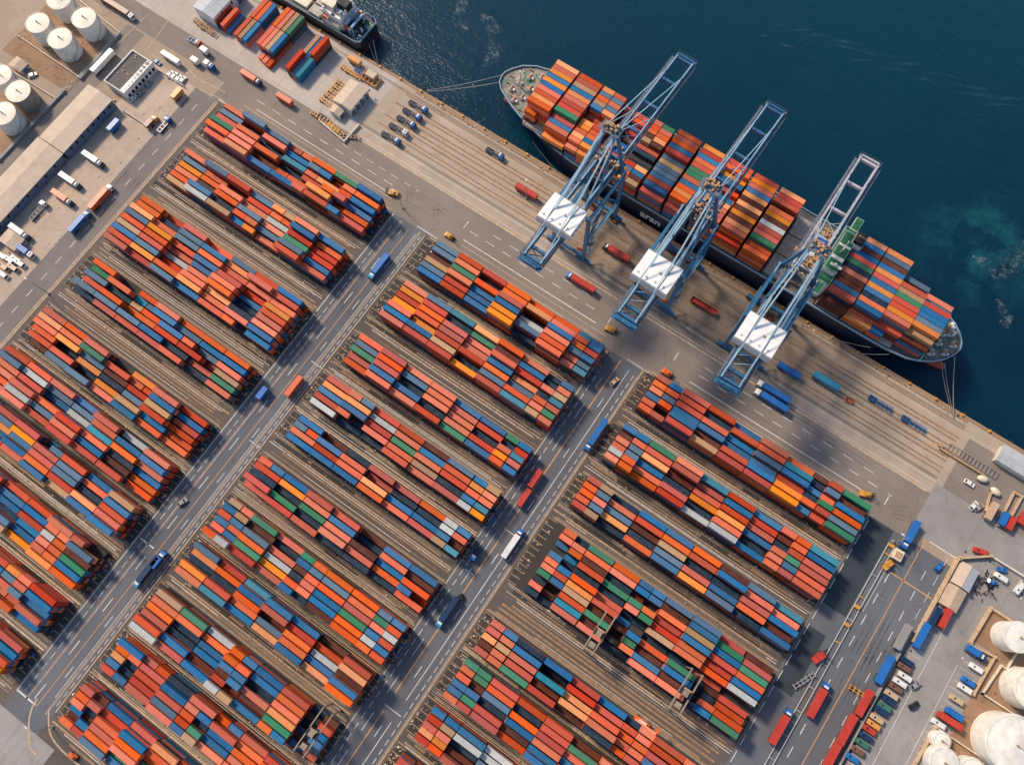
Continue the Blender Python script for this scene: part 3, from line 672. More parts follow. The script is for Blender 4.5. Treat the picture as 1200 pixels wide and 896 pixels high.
moor([(-147.8,194.6),(-146.2,190.6),(-139.6,186.6),(-128.6,182.2),(-127.6,210.2),(-138,207),(-143,203.6),(-146.6,199)])
moor([(79,177.9),(83,179.8),(87.4,184.6),(90.4,190),(89.6,194.4),(86.6,197.8),(82.8,200.8),(79,202.8)])
# breakwaters, winches, mast on both end decks
MB().use(WHITE).bar((-127.2 + ox, 181.5 + oy, 11.4 + oz), (-127.2 + ox, 211 + oy, 11.4 + oz), .5, 2.8).build('breakwater', ship)
MB().use(RIM).bar((79.4 + ox, 177.6 + oy, 11.4 + oz), (79.4 + ox, 202.4 + oy, 11.4 + oz), .5, 2.8).build('breakwater', ship)
rr = random.Random(3)
def winch(x, y, m1, m2):
    b = MB().use(m1).box(x-1.1, x+1.1, y-.9, y+.9, 13.1, 13.6); b.tube((x, y-1.2, 14.2), (x, y+1.2, 14.2), .75, 10)
    b.use(m2).tube((x, y-1.35, 14.2), (x, y-1.15, 14.2), 1.05, 10); b.tube((x, y+1.15, 14.2), (x, y+1.35, 14.2), 1.05, 10); b.box(x+1.1, x+2, y-.5, y+.5, 13.1, 14.4)
    b.build('mooring_winch', ship)
for x, y in ((-140, 196), (-137, 201), (-141, 191), (-134, 190), (-133.5, 196), (-132.5, 204), (-136.5, 186.5)): winch(x + ox, y + oy, RUSTY, WHITE)
for x, y in ((84.6, 195.5), (86.6, 186.4), (81.6, 183.2), (87.6, 191.4), (82.4, 189), (81.6, 193.5)): winch(x + ox, y + oy, RUSTY, WHITE)
def bollards(pts):
    b = MB().use(RUSTY)
    for x, y in pts:
        for d in (-.6, .6): b.tube((x + ox + d, y + oy, 13.1), (x + ox + d, y + oy, 14.1), .35, 8)
    b.build('bitts', ship)
bollards([(-145, 197), (-144, 193), (-138.5, 188), (-131, 184), (-139, 205), (-131, 207.6), (88.6, 188), (88.4, 194), (80.6, 180), (80.4, 200.4)])
hp = MB().use(WHITE).tube((-138 + ox, 194.5 + oy, 13), (-138 + ox, 194.5 + oy, 25), .45, 8); hp.bar((-138 + ox, 191.5 + oy, 22), (-138 + ox, 197.5 + oy, 22), .3); hp.build('foremast', ship)
for x, y in ((84.8, 198.6), (86.2, 196.8), (83.9, 200)): MB().use(WHITE).ball((x + ox, y + oy, 13.9), 1.0, 1.0, .9).build('deck_tank', ship, None, True)
# red bulbs at the waterline
MB().use(BOOT).ball((-138.5 + ox, 192.6 + oy, .2), 8.5, 2.6, 1.8, 14, 8).build('bulbous_bow', ship, None, True)
MB().use(paint('orange_red_hull_paint', (176, 70, 44), .6, 0, .3)).ball((85.5 + ox, 187.6 + oy, .4), 8.5, 2.6, 2.0, 14, 8).build('stern_bulb', ship, None, True)
# hatch covers and lashing bridges
for bx in [b[0] for b in BAYS] + [18.5]:
    if bx == 18.5: continue
    y0 = 175.2 if -110 < bx < 60 else 178.2; y1 = 208.2 if bx < 50 else 202.6
    MB().use(HATCH).box(bx + .1 + ox, bx + 12.1 + ox, y0 + oy, y1 + oy, 10.0 + oz, 11.95 + oz).build('hatch_cover', ship)
for y0, y1 in ((176, 186.4), (187, 197.4), (198, 208)):
    b = MB().use(HATCH).box(4.2 + ox, 15.6 + ox, y0 + oy, y1 + oy, 13, 14.9)
    for k in range(6): b.box(4.6 + k * 1.9 + ox, 4.9 + k * 1.9 + ox, y0 + .3 + oy, y1 - .3 + oy, 14.9, 15.05)
    b.build('hatch_cover', ship)
for i, bx in enumerate([b[0] for b in BAYS] + [3.6]):
    x = bx - .45 + ox
    y0 = 174.8 if -110 < bx < 60 else 178.4; y1 = 208.8 if bx < 50 else 202.0
    b = MB().use(LASH)
    for zz in (14.4, 16.4): b.box(x - .28, x + .28, y0 + oy, y1 + oy, zz, zz + .12)
    yy = y0
    while yy <= y1: b.box(x - .2, x + .2, yy + oy - .15, yy + oy + .15, 13, 16.4); yy += (y1 - y0) / 7 - .001
    b.build('lashing_bridge', ship)
# bare machinery between hatch and bridge
b = MB().use(RUSTY)
for k in range(7):
    b.tube((16.8 + k * .85 + ox, 178 + oy, 14.6 + (k % 3) * .8), (16.8 + k * .85 + ox, 209 + oy, 14.6 + (k % 3) * .8), .32, 6)
for k in range(9): b.box(16.2 + ox, 22.6 + ox, 178.5 + k * 3.6 + oy, 178.9 + k * 3.6 + oy, 13, 16.6)
for k in range(26): x, y = rr.uniform(16.5, 22), rr.uniform(178, 208); b.box(x + ox, x + rr.uniform(.6, 1.8) + ox, y + oy, y + rr.uniform(.6, 2) + oy, 15, rr.uniform(16.8, 18.4))
b.build('pipe_rack', ship)
# accommodation block
house = MB().use(WHITE).box(23 + ox, 30.2 + ox, 178.5 + oy, 207 + oy, 13, 27).use(GREEN).box(23.1 + ox, 30.1 + ox, 178.6 + oy, 206.9 + oy, 27, 27.15).build('deckhouse', ship)
w_ = MB().use(WHITE).box(24 + ox, 29.6 + ox, 183 + oy, 203 + oy, 27.15, 30.4).use(GREEN).box(24.1 + ox, 29.5 + ox, 183.1 + oy, 202.9 + oy, 30.4, 30.5).build('wheelhouse', house)
MB().use(GLASS).box(23.94 + ox, 24.0 + ox, 183.4 + oy, 202.6 + oy, 28.4, 29.5).box(29.6 + ox, 29.66 + ox, 184 + oy, 202 + oy, 28.4, 29.5).build('window_band', w_)
for s_, y0, y1 in ((0, 172.8, 178.5), (1, 207, 213.6)):
    MB().use(WHITE).box(25 + ox, 28.4 + ox, y0 + oy, y1 + oy, 25.6, 27).use(GREEN).box(25.2 + ox, 28.2 + ox, y0 + .2 + oy, y1 - .2 + oy, 27, 27.12).build('bridge_wing', house)
b = MB().use(GLASS)
for zz in (15.5, 18.5, 21.5, 24.2):
    for k in range(9): b.box(22.95 + ox, 23.0 + ox, 180 + k * 3 + oy, 181.2 + k * 3 + oy, zz, zz + 1)
b.build('cabin_window', house)
b = MB().use(WHITE)
for zz in (27, 30.4):
    for y in (178.6, 206.8) if zz < 28 else (183.1, 202.8): b.bar((23.2 + ox, y + oy, zz + 1), (30 + ox, y + oy, zz + 1), .12)
for x in (23.2, 30): b.bar((x + ox, 178.6 + oy, 28), (x + ox, 206.8 + oy, 28), .12)
b.box(24.2 + ox, 29.4 + ox, 188.6 + oy, 190.2 + oy, 30.5, 31.4); b.box(25.5 + ox, 30.6 + ox, 185.4 + oy, 186.6 + oy, 30.5, 31.2); b.box(24.2 + ox, 29.4 + ox, 195.6 + oy, 196.6 + oy, 30.5, 31.0)
b.build('railing', house)
fn = MB().use(WHITE).box(28.2 + ox, 33 + ox, 199 + oy, 204.4 + oy, 13, 31).use(BLACK).box(28.5 + ox, 32.7 + ox, 199.3 + oy, 204.1 + oy, 31, 33.4).build('funnel', ship)
b = MB().use(RUSTY)
for k in range(3): b.tube((29.6 + k * 1.1 + ox, 201.6 + oy, 33.4), (29.6 + k * 1.1 + ox, 201.6 + oy, 34.8), .4, 8)
b.build('exhaust_pipe', fn)
b = MB().use(WHITE).tube((26.6 + ox, 193 + oy, 30.5), (26.6 + ox, 193 + oy, 40), .3, 8).bar((26.6 + ox, 190.5 + oy, 37), (26.6 + ox, 195.5 + oy, 37), .25); b.ball((27.6 + ox, 186 + oy, 31.6), .9, .9, 1.0); b.build('radar_mast', ship)
# lettering on the quay side
cu_ = bpy.data.curves.new('hull_lettering', 'FONT'); cu_.body = 'aran'; cu_.size = 6.6; cu_.extrude = .02; cu_.space_character = 1.0; cu_.offset = .2
to = bpy.data.objects.new('tmp', cu_); COL.objects.link(to); bpy.context.view_layer.update()
tm = bpy.data.meshes.new_from_object(to.evaluated_get(bpy.context.evaluated_depsgraph_get())); COL.objects.unlink(to); bpy.data.objects.remove(to)
lo = bpy.data.objects.new('hull_lettering', tm); COL.objects.link(lo); tm.materials.clear(); tm.materials.append(WHITE)
lo.parent = ship; lo.rotation_euler = (PI/2, 0, 0); lo.location = (-56.9 + ox, 173.93 + oy, 1.0 + oz); lo.scale = (.95, 1.1, 1)

# mooring lines
def line(pa, za, pb, zb, r, lab, sag=1.0):
    a, b_ = Vector(at(*pa, za)), Vector(at(*pb, zb)); m = MB().use(ROPE); prev = a
    for k in range(1, 9):
        t = k / 8; q = a.lerp(b_, t); q.z -= sag * 4 * t * (1 - t); m.tube(prev, q, r, 5, cap=False); prev = q
    tag(m.build('mooring_line'), lab, 'rope', 'mooring ropes')
line((500, 106), .5, (589, 88), 10.6, .16, 'upper rope from the quay to the rounded left end of the ship')
line((500, 107.5), .5, (588, 96), 10.6, .16, 'lower rope from the quay to the rounded left end of the ship')
line((655, 203), .5, (624, 166), 10.6, .14, 'rope slanting from the quay to the ship just left of the first crane')
line((1118, 489), .5, (1119, 418), 10.6, .18, 'thick rope straight down from the right tip of the ship')
line((1117, 489), .5, (1103, 425), 10.6, .12, 'left rope of the thin pair at the right tip of the ship')
line((1118, 487), .5, (1107, 424.5), 10.6, .12, 'right rope of the thin pair at the right tip of the ship')
line((963, 393), .5, (1020, 407), 10.6, .1, 'long rope lying low along the navy hull right of the third crane')
line((998, 413), .5, (1042, 415), 10.6, .1, 'short rope from the quay edge to the curved hull right of the third crane')
line((443, 76), .5, (437, 47), 6.6, .14, 'rope from the stern of the smaller ship down to the quay')
line((442, 76), .5, (432, 52), 6.6, .1, 'thin rope beside another at the stern of the smaller ship')

# ================================================================ SMALLER SHIP
s2 = thing('cargo_ship', 'smaller dark cargo ship with cluttered white superstructure at the top edge of the photo', 'ship', (-275, 186, -3))
ax, ay = 275, -186
prof = [(-220, 186), (-219.8, 174.6), (-222, 172.6), (-270, 172.6), (-330, 172.6), (-345, 180), (-350, 186), (-345, 193), (-330, 199), (-270, 199.4), (-222, 198.6), (-219.8, 196)]
DARK = paint('dark_hull_paint', (34, 38, 46), .5, 0, .35, .7)
b = MB(); nn = len(prof)
for z0, z1, m in ((-6, -1.5, BOOT), (-1.5, 6, DARK)):
    b.use(m).add([(x + ax, y + ay, z0 + 3) for x, y in prof] + [(x + ax, y + ay, z1 + 3) for x, y in prof], [((i+1) % nn, i, nn + i, nn + (i+1) % nn) for i in range(nn)])
b.build('hull', s2)
MB().use(DARK).add([(x + ax, y + ay, 8.98) for x, y in prof], [tuple(reversed(range(nn)))]).build('deck', s2)
b = MB().use(RIM)
for i in range(nn):
    p, q = prof[i], prof[(i+1) % nn]; b.bar((p[0]+ax, p[1]+ay, 9.5), (q[0]+ax, q[1]+ay, 9.5), .25, 1.0)
b.build('bulwark', s2)
CREAMP = paint('cream_paint', (222, 208, 182), .6, 0, .2)
for x0, x1, y0, y1, m in ((-252, -245.5, 174.2, 182.5, HATCH), (-264, -254, 176, 184, CREAMP), (-252, -243, 184, 197, HATCH), (-266, -254, 186, 197, CREAMP), (-280, -268, 176, 196, HATCH)):
    MB().use(m).box(x0+ax, x1+ax, y0+ay, y1+ay, 9, 10.6).build('hatch_cover', s2)
hs2 = MB().use(WHITE).box(-243+ax, -231+ax, 176+ay, 196+ay, 9, 17).build('deckhouse', s2)
MB().use(CREAMP).box(-243+ax, -236+ax, 179+ay, 196+ay, 17, 20).build('wheelhouse', hs2)
MB().use(BLACK).box(-236+ax, -230+ax, 184+ay, 191+ay, 17, 21).build('funnel', hs2)
b = MB().use(GLASS)
for k in range(7): b.box(-242+k*1.6+ax, -241.2+k*1.6+ax, 175.93+ay, 176+ay, 13, 14.2)
b.build('cabin_window', hs2)
MB().use(CREAMP).box(-241+ax, -232+ax, 173.6+ay, 175.8+ay, 9, 12.6).build('side_cabin', s2)
for x, y, z in ((-228.6, 177.6, 11.6), (-240, 174.4, 13.6), (-227.6, 194, 11.6)):
    lb = MB().use(ORANGE).ball((x+ax, y+ay, z), 2.6, 1.1, 1.1, 12, 6); lb.box(x-1.4+ax, x+1.2+ax, y-.7+ay, y+.7+ay, z, z+1.35); lb.use(WHITE).box(x-2+ax, x-1.8+ax, y-1.5+ay, y+1.5+ay, 9, z+1.5).box(x+1.8+ax, x+2+ax, y-1.5+ay, y+1.5+ay, 9, z+1.5); lb.build('lifeboat', s2)
for x in (-229.4, -225.6): MB().use(paint('light_blue_paint', (128, 168, 196), .5)).box(x+ax, x+1.0+ax, 177.4+ay, 192+ay, 14, 14.9).box(x+.2+ax, x+.8+ax, 177.6+ay, 178.2+ay, 9, 14).box(x+.2+ax, x+.8+ax, 191+ay, 191.6+ay, 9, 14).build('gantry_beam', s2)
for x0, x1, y0, y1 in ((-224.6, -220.6, 187, 194), (-224, -220.8, 173.4, 176.4), (-226, -224.4, 176, 178.4)):
    MB().use(MOOR if x0 < -225 else GREEN).box(x0+ax, x1+ax, y0+ay, y1+ay, 9, 9.12).build('green_deck_patch', s2)
rr = random.Random(11); b = MB()
for k in range(90):
    x, y = rr.uniform(-243, -220.6), rr.uniform(173.6, 197.5); z0 = 17 if -243 < x < -231 and 176 < y < 196 else 9
    b = MB().use(rr.choice((WHITE, RUSTY, BLACK, WHITE, RIM, BLUE))).box(x+ax, x+rr.uniform(.3, 1.4)+ax, y+ay, y+rr.uniform(.3, 1.6)+ay, z0, z0 + rr.uniform(.5, 2.6)); b.build('deck_fitting', s2)
MB().use(WHITE).tube((-238+ax, 188+ay, 20), (-238+ax, 188+ay, 29), .3, 8).bar((-238+ax, 185.6+ay, 26), (-238+ax, 190.4+ay, 26), .25).build('radar_mast', s2)

s2.scale = (1, .62, 1); s2.location.y = 180.9
# ================================================================ QUAY CRANES
CB = paint('crane_blue_paint', (52, 110, 148), .38, 0, .35, .5); CL = paint('crane_light_blue_paint', (164, 192, 206), .4, 0, .25, .6)
CG = paint('crane_weathered_grey', (184, 180, 184), .5, 0, .4, .7); HOUSEW = paint('machinery_house_white', (238, 236, 230), .5, 0, .08, .3)
GRATE = paint('walkway_grating', (104, 112, 122), .8, 0, .5, 1.5); CABLE = paint('steel_cable', (38, 44, 56), .5)
WALLC2 = paint('dusty_roof_trim', (200, 194, 184), .7, 0, .3)
def crane(cx, rot, label, boom_m, seed):
    r = thing('quay_crane', label, 'crane', (cx, 140.65, 0), rot, 'ship-to-shore cranes on the quay')
    rr = random.Random(seed); LX = 8.2; SY_ = 26.2; ZG = 43.0; YB, YT, AP = -29.0, 85.0, 24.0; GX = 3.9
    for sx in (-1, 1):
        for y in (0, SY_):
            b = MB().use(CB).box(sx*LX-.72, sx*LX+.72, y-.72, y+.72, 2.6, ZG-1.5); b.build('leg', r)
            bo = MB().use(CB).box(sx*LX-3.6, sx*LX+3.6, y-.7, y+.7, 1.3, 2.6)
            bo.use(BLACK)
            for k in range(6): bo.tube((sx*LX-3.1+k*1.24, y-.35, .5), (sx*LX-3.1+k*1.24, y+.35, .5), .48, 10)
            bo.use(YELLOW).box(sx*LX-3.9, sx*LX-3.6, y-.5, y+.5, .6, 2); bo.build('wheel_bogie', r)
        MB().use(CB).box(sx*LX-.7, sx*LX+.7, .85, SY_-.85, 15, 16.8).build('portal_beam', r)
        MB().use(CB).box(sx*LX-.6, sx*LX+.6, .85, SY_-.85, ZG-4.2, ZG-2.6).build('upper_beam', r)
        MB().use(CB).bar((sx*LX, 1, 17), (sx*LX, SY_/2, ZG-4.5), 1.0).bar((sx*LX, SY_-1, 17), (sx*LX, SY_/2, ZG-4.5), 1.0).build('side_brace', r)
        MB().use(CL).bar((sx*LX, SY_+.2, ZG-1), (sx*(LX-.4), 1.2, 30), .55).build('tie_tube', r)
    for y in (0, SY_):
        MB().use(CB).box(-LX+.85, LX-.85, y-.6, y+.6, 3.2, 5.0).build('sill_beam', r)
        MB().use(CB).box(-LX+.85, LX-.85, y-.75, y+.75, ZG-4.4, ZG-2.2).build('cross_beam', r)
    for sx in (-1, 1):
        b = MB().use(CB).box(sx*GX-.5, sx*GX+.5, YB, SY_+1.5, ZG-1.2, ZG+1.2)
        b.use(CL).box(sx*GX-.2, sx*GX+.2, YB+.3, SY_+1.2, ZG+1.2, ZG+1.32); b.build('rear_girder', r)
        b = MB().use(boom_m).box(sx*GX-.46, sx*GX+.46, SY_+1.7, YT, ZG-1.1, ZG+1.1); b.use(CL if boom_m is CB else boom_m).box(sx*GX-.18, sx*GX+.18, SY_+2, YT-.3, ZG+1.1, ZG+1.22); b.build('boom_girder', r)
        b = MB().use(GRATE).box(sx*(GX+1.35)-.5, sx*(GX+1.35)+.5, YB, YT-1, ZG-.2, ZG-.08)
        y = YB
        while y < YT: b.box(sx*(GX+1.85)-.05, sx*(GX+1.85)+.05, y-.05, y+.05, ZG-.1, ZG+1.1); y += 2.6
        b.box(sx*(GX+1.85)-.05, sx*(GX+1.85)+.05, YB, YT-1, ZG+1.0, ZG+1.1); b.build('walkway', r)
    for y, m in ((YB+.6, CB), (YB+5, CB), (-10, CB), (SY_+2.6, boom_m), (44, boom_m), (58, boom_m), (72, boom_m), (YT-.6, boom_m)):
        MB().use(m).box(-GX+.6, GX-.6, y-.5, y+.5, ZG-.8, ZG+.8).build('tie_beam', r)
    for k in range(9):                                    # horizontal lattice between the boom girders
        y = SY_ + 6 + k * 5.6
        if y > 52: break
        MB().use(boom_m).bar((-GX+.5, y, ZG-.6), (GX-.5, y+5.2, ZG-.6), .22).bar((GX-.5, y, ZG-.62), (-GX+.5, y+5.2, ZG-.62), .22).build('lattice_brace', r)
    for k in range(5):
        y = YB + 7 + k * 4.4
        MB().use(CL).bar((-GX+.5, y, ZG+.4), (GX-.5, y+4.0, ZG+.4), .2).build('lattice_brace', r)
    for sx in (-1, 1):                                   # festoon and handrails on the portal
        MB().use(CL).bar((sx*(LX+.8), 1, 16.9), (sx*(LX+.8), SY_-1, 16.9), .1).bar((sx*(LX+.8), 1, 18), (sx*(LX+.8), SY_-1, 18), .1).build('handrail', r)
        MB().use(CABLE).bar((sx*2.6, YB+2, ZG+1.6), (sx*2.6, YT-2, ZG+1.6), .12).build('hoist_rope', r)
        MB().use(CL).bar((sx*2.6, AP, 68.6), (sx*GX, YB+1.5, ZG+1.2), .3).build('tail_stay', r)
    # boom tip cage and tail platform
    b = MB().use(GRATE)
    b.box(-GX-1, GX+1, YT, YT+2.2, ZG-.3, ZG-.15); b.box(-GX-1, GX+1, YT+2.1, YT+2.2, ZG+.8, ZG+.95)
    for k in range(9): x = -GX-1+k*(2*GX+2)/8; b.box(x-.06, x+.06, YT+2.1, YT+2.2, ZG-.2, ZG+.9)
    bt_ = b.build('boom_tip', r); MB().use(boom_m).tube((-GX, YT+.8, ZG+.9), (GX, YT+.8, ZG+.9), .5, 10).build('sheave', bt_)
    b = MB().use(CB).box(-GX-1.6, GX+1.6, YB-2.6, YB-.05, ZG-.6, ZG-.3)
    for k in range(14): b.box(rr.uniform(-4.6, 3.6), rr.uniform(-3.4, 4.8), YB-2.4+k*.1, YB-1.9+k*.1, ZG-.3, ZG+rr.uniform(.2, 1.4))
    for sx in (-1, 1):
        for k in range(4): b.bar((sx*(GX+1.7), YB-2.5+k*2, ZG-.3), (sx*(GX+1.7), YB-2.5+k*2, ZG+.9), .12)
    b.bar((-GX, YB+1, ZG-1), (GX, YB+5, ZG-1), .35); b.bar((GX, YB+1, ZG-1), (-GX, YB+5, ZG-1), .35)
    b.build('tail_platform', r)
    # machinery house on the girders
    h = MB().use(HOUSEW).box(-8.0, 8.0, -14.2, -1.6, ZG+1.4, ZG+6.4); h.use(paint('house_wall_grey', (206, 204, 200), .6, 0, .15)).box(-8.25, 8.25, -14.45, -14.2, ZG+1.2, ZG+5.9)
    ho = h.build('machinery_house', r)
    b = MB().use(CABLE)
    for sx in (-1, 1): b.box(sx*GX-.11, sx*GX+.11, -14.4, -1.4, ZG+6.42, ZG+6.62)
    b.build('roof_cable', ho)
    b = MB().use(CB)
    for k in range(5): b.box(8.0, 8.06, -12.6+k*2.3, -11.5+k*2.3, ZG+3, ZG+4.6)
    b.build('louvre', ho); MB().use(RUSTY).box(1, 1.8, -8.4, -7.6, ZG+6.4, ZG+6.9).build('roof_vent', ho)
    for q in range(4): MB().use(WALLC2).box(-6.6 + q*3.9, -5.9 + q*3.9, -12.6, -11.9, ZG+6.4, ZG+6.75).build('roof_vent', ho)
    b = MB().use(WALLC2)
    for y in (-14.2, -1.7): b.box(-8, 8, y, y+.1, ZG+6.4, ZG+6.62)
    b.build('roof_gutter', ho)
    # A-frame and stays
    AZ = 69.0
    for sx in (-1, 1):
        MB().use(CB).bar((sx*(LX-1), SY_, ZG-2.2), (sx*2.6, AP, AZ), 1.25).build('apex_leg', r)
        MB().use(CB).bar((sx*(LX-2), 8, ZG-2.4), (sx*2.4, AP-.6, AZ-4), .8).build('apex_brace', r)
        for off in (0, 1.5): MB().use(CL).bar((sx*(2.2+off*.6), AP, AZ-off*.3), (sx*(GX+off*1.0), -16 + off*9, ZG+1.2), .62, .62).build('back_stay', r)
        MB().use(CL).bar((sx*2.6, AP, AZ), (sx*GX, 76, ZG+1.1), .3).build('fore_stay', r)
        MB().use(CL).bar((sx*2.6, AP, AZ), (sx*GX, 52, ZG+1.1), .26).build('fore_stay', r)
    b = MB().use(CB).box(-3.2, 3.2, AP-.7, AP+.7, AZ-.9, AZ+.7); b.use(RUSTY)
    for k in range(18):
        x, y = rr.uniform(-3.4, 2.6), rr.uniform(AP-2.2, AP+1.4); b.box(x, x+rr.uniform(.4, 1.3), y, y+rr.uniform(.4, 1.3), AZ+.3, AZ+rr.uniform(.8, 2.2))
    b.use(GRATE).box(-4.4, 4.4, AP-2.6, AP+2, AZ+.1, AZ+.25); b.build('apex_head', r)
    b = MB().use(RUSTY)
    for k in range(26):
        x, y = rr.uniform(-5.6, 5), rr.uniform(SY_-4, SY_+5); b.box(x, x+rr.uniform(.4, 1.5), y, y+rr.uniform(.4, 1.6), ZG+.2, ZG+rr.uniform(1.0, 2.6))
    b.use(GRATE).box(-6.6, 6.6, SY_-3.4, SY_+3.6, ZG-2.2, ZG-2.05); b.build('hinge_platform', r)
    # trolley, cab and spreader
    ty = rr.choice((33.0, 37.0, 41.0))
    tr_ = MB().use(BLUE).box(-3.2, 3.2, ty-2.6, ty+2.6, ZG+.2, ZG+1.0); tr_.use(RUSTY).tube((-2.4, ty, ZG+1.7), (2.4, ty, ZG+1.7), .7, 10).box(-2.6, -1.2, ty-2, ty+1.8, ZG+1, ZG+2.1); t_ = tr_.build('trolley', r)
    MB().use(WHITE).box(-1.3, 1.3, ty-5.2, ty-2.8, ZG-3.8, ZG-1.3).use(GLASS).box(-1.2, 1.2, ty-5.26, ty-5.2, ZG-3.4, ZG-1.8).build('operator_cab', t_)
    b = MB().use(YELLOW).box(-6.0, 6.0, ty-.5, ty+.5, 31.2, 31.9); b.box(-6.05, -5.6, ty-1.2, ty+1.2, 31.0, 31.8).box(5.6, 6.05, ty-1.2, ty+1.2, 31.0, 31.8); b.use(CABLE)
    for sx in (-1, 1):
        for sy in (-1, 1): b.tube((sx*1.6, ty+sy*.9, 31.8), (sx*1.6, ty+sy*1.4, ZG+.3), .06, 5)
    b.build('spreader', t_)
    # stairs zigzagging up the right legs, cable reel
    b = MB().use(GRATE); z = 3.0; k = 0
    while z < ZG - 5:
        y0, y1 = (1.2, 4.6) if k % 2 == 0 else (4.6, 1.2); b.bar((LX+1.4, y0, z), (LX+1.4, y1, z+3.2), .9, .18); b.box(LX+.9, LX+2, y1-.6, y1+.6, z+3.2, z+3.3); z += 3.2; k += 1
    b.build('stairs', r)
    b = MB().use(ORANGE).tube((LX-3, .9, 6.5), (LX-3, 1.3, 6.5), 1.6, 16); b.build('cable_reel', r)
    return r
crane(-74.6, -.022, 'blue quay crane with a white machinery house, leftmost of the three', CB, 1)
crane(-30.0, -.016, 'blue quay crane with a white machinery house, between the other two', CB, 2)
crane(16.1, .005, 'quay crane with a weathered grey boom, rightmost, above the green ship bridge', CG, 3)

# crates and gear under the cranes on the apron
GEARM = (RUSTY, ORANGE, BOOT)
def gear(u, v, name, label, cat, m, grp=None):
    X, Y, _ = at(u, v, .5); t = thing(name, label, cat, (X, Y, .02), random.uniform(-.2, .2), grp); return t
def hatch_lid(u, v, lab):
    t = gear(u, v, 'lashing_bin', lab, 'cargo bin', None, 'lashing gear bins on the apron')
    b = MB().use(random.choice((ORANGE, BOOT, paint('brick_red_paint', (166, 62, 48), .6)))); b.box(-1.6, 1.6, -1.1, -1.0, 0, 1.2).box(-1.6, 1.6, 1.0, 1.1, 0, 1.2).box(-1.6, -1.5, -1, 1, 0, 1.2).box(1.5, 1.6, -1, 1, 0, 1.2).box(-1.5, 1.5, -1, 1, .05, .15); b.build('tray', t)
    b = MB().use(RUSTY)
    for k in range(6): x = -1.2 + k*.42; b.bar((x, -.9, .3 + .1*k), (x + .3, .9, .5), .16)
    b.build('lashing_rods', t)
for u, v, lab in ((694, 243, 'red lashing bin by the first crane, nearest its seaward leg'), (720, 258, 'red lashing bin on the apron right of the first crane, upper one'), (790, 296, 'small red bin under the second crane, left of the pair'), (806, 304, 'small red bin under the second crane, right of the pair'), (902, 372, 'red bin under the third crane near the hull'), (995, 469, 'red bin alone between the teal trailer and blue flatbeds')):
    hatch_lid(u, v, lab)
# ================================================================ STORAGE TANKS
TANKW = paint('tank_white_paint', (234, 228, 214), .5, 0, .2, .35); TANKG = paint('tank_grey_paint', (150, 140, 130), .6, 0, .3, .5); TANKC = paint('tank_roof_cream', (238, 226, 204), .55, 0, .2, .4)
def tank(u, v, r, h, label, wall=TANKW, roof=TANKC, ztop=None, xy=None):
    X, Y = xy if xy else at(u, v, h)[:2]
    t = thing('storage_tank', label, 'tank', (X, Y, 0), 0, 'storage tanks')
    MB().use(wall).tube((0, 0, 0), (0, 0, h), r, 48, cap=False).build('shell', t, None, True)
    MB().use(roof).dome((0, 0, h), r + .12, r * .16, 48, 6).build('roof', t, None, True)
    b = MB().use(RUSTY); n = 22
    for k in range(n):
        a = -.6 + k * .085; b.box(0, 0, 0, 0, 0, 0) if False else b.bar(((r+.1)*math.cos(a), (r+.1)*math.sin(a), .4 + h*k/n), ((r+.9)*math.cos(a), (r+.9)*math.sin(a), .4 + h*k/n), .28, .1)
    b.build('spiral_stairs', t)
    b = MB().use(WHITE)
    for k in range(36):
        a, a2 = 2*PI*k/36, 2*PI*(k+1)/36; b.bar(((r-.1)*math.cos(a), (r-.1)*math.sin(a), h+1.0), ((r-.1)*math.cos(a2), (r-.1)*math.sin(a2), h+1.0), .07); b.bar(((r-.1)*math.cos(a), (r-.1)*math.sin(a), h), ((r-.1)*math.cos(a), (r-.1)*math.sin(a), h+1.0), .06)
    b.build('guard_rail', t)
    MB().use(RUSTY).tube((0, 0, h + r*.15), (0, 0, h + r*.16 + .8), .35, 10).box(.6, 2.4, -.15, .15, h + r*.14, h + r*.14 + .35).build('roof_vent', t)
    return t
TANK_H = 10.5
for u, v, r, lab in ((70, 45, 6.0, 'white storage tank lowest of the four-tank group, towards the grey hut'), (44, 27, 5.8, 'white storage tank leftmost of the four-tank group at upper left'), (98, 21, 6.0, 'white storage tank with a stair on its side, rightmost of the four-tank group'), (69, -1, 6.1, 'white storage tank cut by the top edge, furthest of the four-tank group')):
    tank(u, v, r, TANK_H, lab)
tank(21, 107, 6.0, 9.5, 'grey-walled storage tank with a cream roof beside the long warehouse', TANKG)
tank(0, 88, 5.6, 9.5, 'cream storage tank cut by the left edge, behind the grey tank')
tank(3, 133, 6.2, 9.5, 'white storage tank at the left edge, below the grey tank')
tank(1194, 746, 5.9, 9.5, 'white tank at the right edge, topmost of the right-hand tank farm', TANKW, TANKW)
tank(1213, 808, 7.9, 10.5, 'white tank at the right edge, second from the top of the right-hand tank farm', TANKW, TANKC)
tank(1189, 872, 10.8, 11, 'huge white tank in the lower right corner, biggest of all the tanks', TANKW, TANKW)
tank(1103, 867, 3.4, 4, 'small white tank near the parked white long van in the lower right', TANKW, TANKW)
tank(1106, 893, 5.6, 6, 'white tank cut by the bottom edge, left of a similar one', TANKW, TANKW)
tank(1139, 904, 5.2, 5, 'white tank barely showing at the bottom edge, right of a similar one', TANKW, TANKW)

